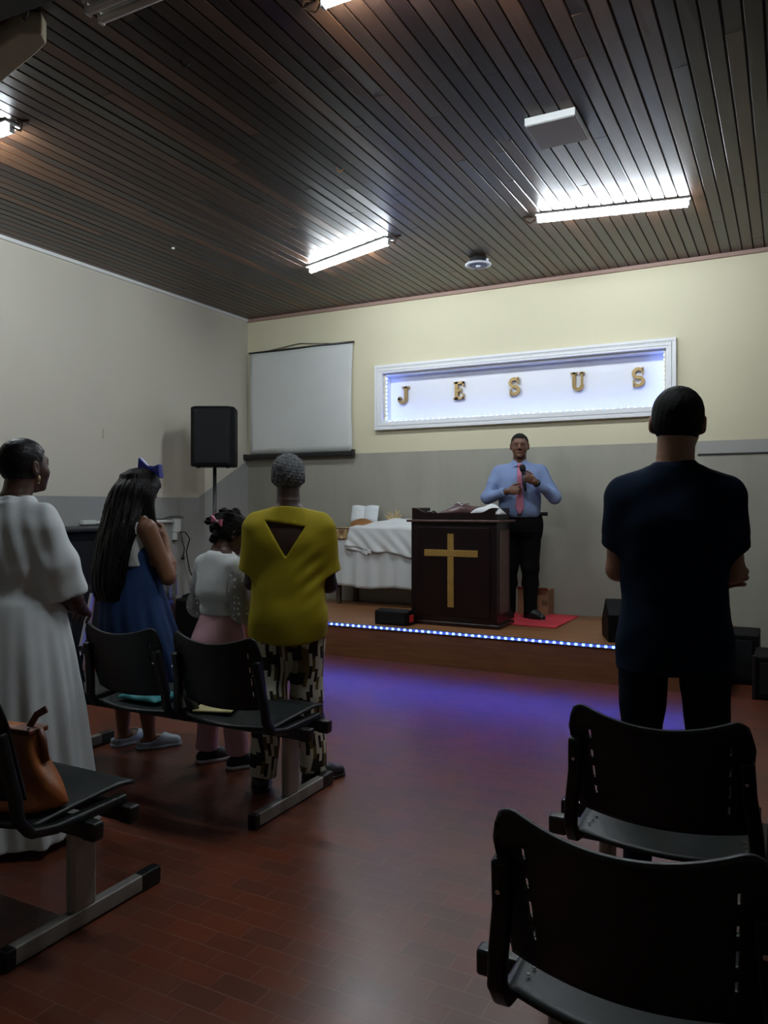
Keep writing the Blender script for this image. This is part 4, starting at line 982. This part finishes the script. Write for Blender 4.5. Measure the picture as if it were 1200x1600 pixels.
# ---- girl in white top and pink trousers
F = Figure('small girl in a white dotted-sleeve top and pink trousers with bows in her hair', (-2.60, 3.14, 0), 12, 1.325, SK_DARK, sh=.118, fat=.93, hs=1.13, hy=-22, hp=24, hoff=(.015, .045, -.025),
    arms=[dict(s=(-.128, -.01, 1.045), e=(-.175, -.01, .82), w=(-.115, .15, .78), d=(.4, .9, 0), n=(-.3, .2, .9), side=1, hs=.85),
          dict(s=(.128, -.01, 1.045), e=(.165, .0, .82), w=(.13, .13, .735), d=(-.2, .9, -.2), n=(.3, .2, .9), side=-1, hs=.85)], feet=[(-.125, .01), (.075, .05)], hipw=.075, fy=(-.35, -.3))
F.body()
H = F.head; bh = hair_mat('black curly child hair', (.010, .007, .007), 160, (1, 1, 1), 1.0, .8)
def fn(P):
    f = F.head.hair(P, th=.017, line=.055, nape=-.060, amp=.004, fr=150)
    for p, r in (((-.06, -.095, .050), .034), ((-.075, -.12, .035), .026), ((-.085, -.142, .015), .018), ((.045, -.07, .09), .03), ((.0, -.03, .125), .026), ((-.02, -.105, -.01), .028), ((-.04, -.085, .10), .028), ((.03, -.10, -.055), .018), ((0, -.09, -.075), .022)):
        f = smin(f, np.linalg.norm(P-A(*H.w(p)), axis=1)-r+wr(P, 9, 260, .004), .015)
    return f
c = F.hc; F.cloth('hair', fn, (c[0]-.22, c[1]-.22, c[2]-.2), (c[0]+.22, c[1]+.22, c[2]+.2), bh, .005)
def bow(p, ax, sc, m, m2, parent, nm='hair_bow'):
    p = Vector(p); ax = Vector(ax).normalized(); up = Vector((0, 0, 1)); o = ax.cross(up).normalized(); mb = MB()
    for sx in (-1, 1): mb.add([tuple(p+ax*sx*.004*sc+up*.004*sc-o*.006*sc), tuple(p+ax*sx*.034*sc+up*.022*sc-o*.012*sc), tuple(p+ax*sx*.038*sc-up*.018*sc-o*.012*sc), tuple(p+ax*sx*.004*sc-up*.004*sc-o*.006*sc),
        tuple(p+ax*sx*.004*sc+up*.004*sc+o*.006*sc), tuple(p+ax*sx*.034*sc+up*.022*sc+o*.012*sc), tuple(p+ax*sx*.038*sc-up*.018*sc+o*.012*sc), tuple(p+ax*sx*.004*sc-up*.004*sc+o*.006*sc)], [(0,1,2,3),(7,6,5,4),(0,4,5,1),(1,5,6,2),(2,6,7,3),(3,7,4,0)])
    b = mb.build(nm, m, parent, bevel=.003*sc); MB().box(tuple(p-Vector((.007,)*3)*sc), tuple(p+Vector((.007,)*3)*sc)).build('knot', m2, b, bevel=.002); return b
pinkb = mat('pink bow', (.60, .16, .24), .5); whb = mat('white bow', (.75, .70, .70), .5); hotp = mat('hot pink bow', (.50, .03, .10), .5)
bow(H.w((.030, -.122, .030)), (1, .25, -.35), .95, pinkb, whb, F.root); bow(H.w((-.085, -.105, .055)), (.6, -.6, .4), .8, pinkb, hotp, F.root)
for p in ((.0, -.118, -.07), (-.05, -.125, .0)):
    q = H.w(p); MB().lathe([(.001, -.006), (.006, 0), (.001, .006)], q, 10).build('hair_bead', whb, F.root, smooth=True)
wtop = fabric('white knit', (.66, .68, .68)); sheer = dotted_sheer()
def fn(P):
    f = stack(P, [(.795, 0, 0, .118, .092), (.825, 0, 0, .122, .096), (.850, 0, -.004, .112, .088), (.88, 0, -.006, .132, .104), (.95, 0, -.005, .137, .104), (1.02, 0, -.005, .134, .092), (1.065, 0, -.008, .112, .075), (1.10, 0, -.01, .070, .060), (1.118, 0, -.008, .058, .054)], 2.3)
    f = smin(f, F.under(P, .80, 1.105, .009), .02)
    return f+wr(P, 21, 34, .003, (1.2, 1, .7))
F.cloth('white_top', fn, (-.2, -.15, .78), (.2, .15, 1.14), wtop, .006)
for i in (0, 1):
    a = F.arms[i]; S_, E_, W_ = Vector(a['s']), Vector(a['e']), Vector(a['w']); W2 = E_.lerp(W_, .80)
    def fn(P):
        f = smin(rc(P, S_, S_.lerp(E_, .5), .046, .056), rc(P, S_.lerp(E_, .5), E_, .056, .058), .03); f = smin(f, rc(P, E_, W2, .056, .040), .03)+wr(P, 31, 45, .003); return np.maximum(f, (P-A(*W2))@A(*((W_-E_).normalized())))
    F.cloth('sheer_sleeve', fn, (min(S_.x, E_.x, W_.x)-.08, -.1, .68), (max(S_.x, E_.x, W_.x)+.08, .25, 1.12), sheer, .006)
    F.cloth('cuff', lambda P: cone(P, W2-(W_-E_).normalized()*.03, W_, .038, .034), (W_.x-.12, W_.y-.14, W_.z-.12), (W_.x+.12, W_.y+.08, W_.z+.12), wtop, .005)
pink = fabric('pink twill', (.56, .32, .36))
def fn(P):
    f = stack(P, [(.55, 0, -.012, .150, .125), (.66, 0, -.018, .146, .128), (.74, 0, -.008, .128, .104), (.80, 0, 0, .108, .086)], 2.2)
    for i, sx in ((0, -1), (1, 1)):
        fx, fy = F.feet[i]; kn = (sx*.078, fy*.4, .37); f = smin(f, rc(P, (sx*.070, -.012, .60), kn, .082, .066)+wr(P, 40+i, 30, .004), .03); f = smin(f, cone(P, kn, (fx, fy-.005, .075), .064, .058)+wr(P, 44, 30, .003), .03)
    return smax(f, -rc(P, (0, -.16, .5), (0, -.13, .6), .02, .02), .03)
F.cloth('trousers', fn, (-.2, -.2, .06), (.2, .2, .82), pink, .0075)
for i in (0, 1):
    so = shoe('sneaker', F.feet[i], .76, (-.35, -.3)[i], mat('dark canvas', (.012, .012, .018), .7), M['white'], F.root, h=.005)
    fx, fy = F.feet[i]; yw = (-.35, -.3)[i]
    MB().lathe([(.001, .036), (.020, .034), (.027, .024), (.029, .010)], (fx-math.sin(yw)*.115, fy+math.cos(yw)*.115, .0), 18).build('toe_cap', M['white'], so, smooth=True)
    for q in range(3): MB().box((fx-.018-math.sin(yw)*(.05+.018*q), fy+math.cos(yw)*(.05+.018*q)-.003, .064-.007*q), (fx+.018-math.sin(yw)*(.05+.018*q), fy+math.cos(yw)*(.05+.018*q)+.003, .072-.007*q)).build('lace', M['white'], so)

# ---- woman in the blue dress with long hair
F = Figure('woman with very long dark hair and a blue bow in a blue dress', (-3.24, 3.175, 0), 18, 1.545, SK_MED, sh=.150, fat=1.12, hs=1.0, hy=8, hp=12, hoff=(0, .03, -.005),
    arms=[dict(s=(-.165, -.01, 1.235), e=(-.175, .09, .98), w=(.06, .22, 1.01), d=(1, .1, .1), n=(.1, .9, .1), side=1, curl=(20, 30, 20)),
          dict(s=(.165, -.01, 1.225), e=(.205, .09, .955), w=(.085, .135, 1.165), d=(-.40, .05, 1), n=(.6, .7, .2), side=-1, curl=(45, 50, 30), f=1.12)], feet=[(-.085, -.03), (.07, .05)], fy=(.1, -.35))
F.arms[0].update(w=(.07, .165, .985), d=(.92, .0, .28), n=(.1, 1, 0), side=1)
F.body()
lh = hair_mat('very long dark hair', (.0075, .0055, .005), 90, (1, 1, .05), .9, .45)
H = F.head
def fn(P):
    f = F.head.hair(P, th=.020, line=.050, nape=-.25, amp=.002)
    f = np.maximum(f, P[:, 1]-.115-.3*np.maximum(P[:, 2]-1.45, 0))
    tail = stack(P, [(.83, .0, -.160, .105, .040), (.90, .0, -.160, .135, .060), (1.05, .0, -.145, .155, .070), (1.18, .0, -.115, .155, .080), (1.28, 0, -.078, .135, .092), (1.38, 0, -.038, .112, .110), (1.46, 0, -.005, .085, .100), (1.50, 0, .01, .05, .06)], 2.2, fold=lambda t, z: .035*np.sin(t*19+z*9)+.03*np.sin(t*31-z*13))
    lf = rc(P, (.085, .03, 1.40), (.10, .06, 1.22), .035, .022); l2 = rc(P, (-.085, .03, 1.40), (-.11, .06, 1.15), .035, .025)
    f = smin(f, tail, .10); f = smin(f, lf, .03); f = smin(f, l2, .03)
    return f+wr(P, 51, 90, .004, (1, 1, .12))
F.cloth('long_hair', fn, (-.26, -.3, .78), (.26, .2, 1.60), lh, .0065)
blue = fabric('royal blue crepe', (.012, .034, .105)); wht = fabric('white camisole', (.55, .55, .52)); bowm = mat('blue satin bow', (.018, .020, .20), .4)
def fn(P):
    fo = lambda t, z: np.clip((1.02-z)*2, 0, 1)*(.045*np.sin(t*9+.6)+.022*np.sin(t*17+z*3))
    return stack(P, [(.36, .02, .05, .300, .225), (.55, .02, .03, .262, .205), (.75, .01, .0, .215, .185), (.90, 0, -.008, .180, .150), (.985, 0, 0, .158, .128), (1.02, 0, 0, .154, .126), (1.10, 0, .01, .160, .136), (1.13, 0, .02, .150, .130)], 2.1, fo)
F.cloth('blue_dress', fn, (-.34, -.34, .34), (.34, .34, 1.15), blue, .009)
def fn(P):
    f = stack(P, [(1.02, 0, .0, .158, .130), (1.12, 0, .0, .163, .136), (1.20, 0, -.004, .140, .118), (1.27, 0, -.01, .118, .085), (1.30, 0, -.012, .09, .07)], 2.3)
    f = smin(f, F.under(P, 1.02, 1.26, .008), .015); f = np.where(np.abs(P[:, 0]) > .125, np.maximum(f, (np.abs(P[:, 0])-.145)), f); f = smax(f, -ell(P, (0, .02, 1.36), (.10, .12, .09)), .01); return f
F.cloth('white_bodice', fn, (-.2, -.18, 1.0), (.2, .2, 1.33), wht, .007)
bow(H.w((.055, -.005, .135)), (.85, .45, -.30), 2.0, bowm, bowm, F.root)
slp = mat('pale blue rubber', (.36, .43, .50), .45)
for i in (0, 1):
    fx, fy = F.feet[i]; yw = (.1, -.35)[i]
    o = shoe('clog', F.feet[i], .90, yw, slp, slp, F.root, h=.005, cut=lambda P, fx=fx, fy=fy, yw=yw: ell(P, (fx-math.sin(yw)*.0, fy+.0, .075), (.055, .085, .045)))

# ---- woman in the white dress, left edge
F = Figure('woman in a long white dress with cropped dark hair and gold earring, at left edge', (-2.845, 2.125, 0), -4, 1.625, SK_DARK, sh=.175, fat=1.22, hs=1.06, hy=-4, hp=-4, hr=0, hoff=(.0, .035, 0), hfat=1.16,
    arms=[dict(s=(-.185, -.01, 1.255), e=(-.215, .06, 1.0), w=(-.08, .24, .95), d=(.7, .5, 0), n=(0, .5, .9), side=1),
          dict(s=(.185, -.01, 1.250), e=(.215, .05, 1.0), w=(.13, .24, .89), d=(-.6, .7, -.1), n=(.2, .5, .9), side=-1, f=1.15)])
F.body()
F.hair(hair_mat('black hair pulled back', (.010, .008, .008), 120, (1, .3, 1), .5, .45), th=.010, line=.055, nape=-.060, amp=.0012)
wd = fabric('white linen dress', (.70, .74, .75), .85, .12)
def fn(P):
    fo = lambda t, z: np.clip((1.00-z)*1.6, 0, 1)*(.045*np.sin(t*11+.6)+.025*np.sin(t*23+z*2))+np.exp(-((z-1.04)/.05)**2)*.012*np.sin(t*37)
    f = stack(P, [(.035, 0, -.01, .335, .275), (.30, 0, -.02, .310, .262), (.60, 0, -.02, .272, .238), (.80, 0, -.02, .240, .205), (.95, 0, -.015, .205, .172), (1.035, 0, -.004, .178, .145), (1.055, 0, -.004, .190, .156), (1.13, 0, -.008, .200, .165), (1.22, 0, -.01, .212, .150), (1.29, 0, -.014, .190, .118), (1.335, 0, -.018, .130, .088), (1.36, 0, -.018, .090, .075)], 2.3, fo)
    for i in (0, 1):
        a = F.arms[i]; S_, E_ = Vector(a['s']), Vector(a['e']); m1 = S_.lerp(E_, .55); en = E_+(Vector(a['w'])-E_)*.10+Vector((0, 0, -.005))
        g = smin(rc(P, S_, m1, .060, .086), cone(P, m1, en, .086, .092), .03)
        g = g+.003*np.sin(P[:, 1]*60+P[:, 2]*25)
        f = smin(f, g, .025)
    f = smin(f, F.under(P, .5, 1.39, .012, True), .03); f = smax(f, -ell(P, (0, .03, 1.415), (.080, .095, .052)), .006)
    return f+wr(P, 61, 20, .003, (1, 1, .6))+.003*np.sin(P[:, 0]*70+P[:, 1]*50+P[:, 2]*22)*np.clip((P[:, 2]-1.0)*6, 0, 1)
F.cloth('white_dress', fn, (-.42, -.34, .02), (.42, .34, 1.38), wd, .0085)
e = F.head.w((.0825, -.002, -.040)); MB().tube([(e[0], e[1], e[2]), (e[0]+.006, e[1], e[2]-.008), (e[0]+.004, e[1]+.004, e[2]-.024), (e[0]+.002, e[1], e[2]-.034)], [.005, .006, .0035, .003], 10).build('earring', mat('gold earring', (.75, .60, .38), .25, metal=.9), F.root, smooth=True)
for i in (0, 1): shoe('sandal', F.feet[i], .92, (.1, -.1)[i], M['brownl'], M['tan'], F.root)

# ---- preacher
F = Figure('preacher in a light blue shirt and pink tie on the stage, hands at his chest', (-2.215, 6.93, SH), 163, 1.715, SK_PR, sh=.195, fat=1.16, hs=1.02, fy=(.75, -.2), hy=0, hp=2, hfat=1.10,
    arms=[dict(s=(-.195, -.01, 1.345), e=(-.315, .07, 1.125), w=(-.135, .235, 1.265), d=(.80, .30, .45), n=(-.35, .9, -.1), side=1, curl=(55, 75, 50), thumb=50),
          dict(s=(.195, -.01, 1.345), e=(.295, .08, 1.12), w=(.095, .245, 1.180), d=(-1, .20, .15), n=(-.1, 1, .15), side=-1, curl=(45, 60, 40), thumb=40)])
F.body(); eyes(F)
F.hair(BLACKH, th=.007, line=.068, nape=-.055, amp=.0012)
sky = fabric('light blue shirt', (.20, .27, .46), .8)
def fn(P):
    f = stack(P, [(.93, 0, .01, .182, .135), (.99, 0, .02, .190, .150), (1.10, 0, .022, .192, .158), (1.22, 0, .008, .200, .145), (1.32, 0, -.002, .205, .130), (1.385, 0, -.012, .178, .105), (1.43, 0, -.014, .115, .085), (1.465, 0, -.010, .070, .068)], 2.3)
    for i in (0, 1):
        a = F.arms[i]; S_, E_, W_ = Vector(a['s']), Vector(a['e']), Vector(a['w']); g = smin(rc(P, S_, E_, .064, .058), cone(P, E_, E_.lerp(W_, .86), .056, .041), .02)
        f = smin(f, g+wr(P, 71+i, 40, .004), .03)
    f = smin(f, F.under(P, .94, 1.45, .010, True), .02); f = smax(f, -rc(P, (0, .03, 1.47), (0, .08, 1.53), .045, .06), .006)
    return f+wr(P, 73, 24, .0035, (1, 1, 1.4))
F.cloth('shirt', fn, (-.42, -.2, .92), (.42, .32, 1.48), sky, .0065)
col = MB()
for sx in (-1, 1): col.add([(sx*.004, .088, 1.428), (sx*.060, .070, 1.405), (sx*.074, .035, 1.445), (sx*.060, .0, 1.478), (sx*.040, .055, 1.470), (sx*.004, .098, 1.424), (sx*.063, .080, 1.399), (sx*.082, .036, 1.440), (sx*.068, .0, 1.474), (sx*.044, .066, 1.466)], [(0,1,2,3,4)[::1], (9,8,7,6,5), (0,5,6,1), (1,6,7,2), (2,7,8,3), (3,8,9,4), (4,9,5,0)])
col.build('collar', sky, F.root, bevel=.002)
tie = fabric('pink tie', (.50, .17, .25), .6)
def tief(u, v):
    z = 1.425-.455*v; w_ = .016+.022*min(v*1.15, 1) if v < .88 else .038*(1-(v-.88)/.12*.97)
    y = np.interp(z, [.95, 1.0, 1.10, 1.22, 1.32, 1.385, 1.43], [.168, .180, .188, .163, .138, .112, .096])
    return ((u-.5)*2*w_*(1 if v > .04 else 1.1)-.004*v, y+.004, z)
MB().sheet(tief, 6, 36, .006).build('tie', tie, F.root, smooth=True)
MB().tube([(0, .104, 1.432), (0, .108, 1.405)], [.020, .014], 10).build('tie_knot', tie, F.root, smooth=True)
blk = fabric('black trousers', (.004, .004, .005), spec=.1)
def fn(P):
    f = stack(P, [(.80, 0, -.01, .195, .140), (.90, 0, 0, .196, .148), (.965, 0, .012, .186, .142), (.99, 0, .014, .184, .142)], 2.3)
    for i, sx in ((0, -1), (1, 1)):
        fx, fy = F.feet[i]; kn = (sx*.10, .01, .48); f = smin(f, rc(P, (sx*.092, -.01, .82), kn, .105, .074)+wr(P, 80+i, 28, .003), .03); f = smin(f, cone(P, kn, (fx, fy-.005, .05), .073, .060), .03)
    return smin(f, F.under(P, .30, .985, .012, True), .02)
F.cloth('trousers', fn, (-.25, -.2, .03), (.25, .2, 1.0), blk, .008)
F.cloth('belt', lambda P: stack(P, [(.955, 0, .012, .191, .147), (.99, 0, .014, .190, .148)], 2.3), (-.22, -.2, .94), (.22, .22, 1.0), M['cap'], .006)
MB().box((-.255, .02, .955), (-.185, .06, .99)).build('phone_pouch', M['cap'], F.root, bevel=.006)
MB().box((-.022, .155, .955), (.022, .168, .992)).build('buckle', mat('dark buckle', (.08, .08, .08), .3, metal=.8), F.root, bevel=.003)
for i in (0, 1): shoe('shoe', F.feet[i], .99, (.75, -.2)[i], M['black'], M['cap'], F.root, h=.006)
wrist = Vector(F.arms[0]['w']).lerp(Vector(F.arms[0]['e']), .10); dd = (Vector(F.arms[0]['w'])-Vector(F.arms[0]['e'])).normalized()
MB().cyl(wrist-dd*.012, wrist+dd*.012, .036, .034, 24).build('wristwatch', M['cap'], F.root, smooth=True)
# microphone in his left hand
mc = empty('microphone', (0, 0, 0), 0, 'black microphone held at the chest of the preacher', 'microphone')
R_ = Matrix.Rotation(-math.radians(163), 4, 'Z'); T = Matrix.Translation((-2.215, 6.93, SH)) @ R_
p0, p1 = T @ Vector((-.055, .262, 1.18)), T @ Vector((-.028, .215, 1.40)); mc.location = p0; d_ = p1-p0
MB().cyl((0, 0, 0), d_*.80, .012, .018, 20).build('mic_body', M['cap'], mc, smooth=True)
g_ = MB(); a_ = d_*.80; b_ = d_.normalized(); g_.tube([a_, a_+b_*.008, a_+b_*.02, a_+b_*.045, a_+b_*.06, a_+b_*.066], [.018, .024, .028, .028, .020, .006], 20).build('mic_grille', M['grille'], mc, smooth=True)
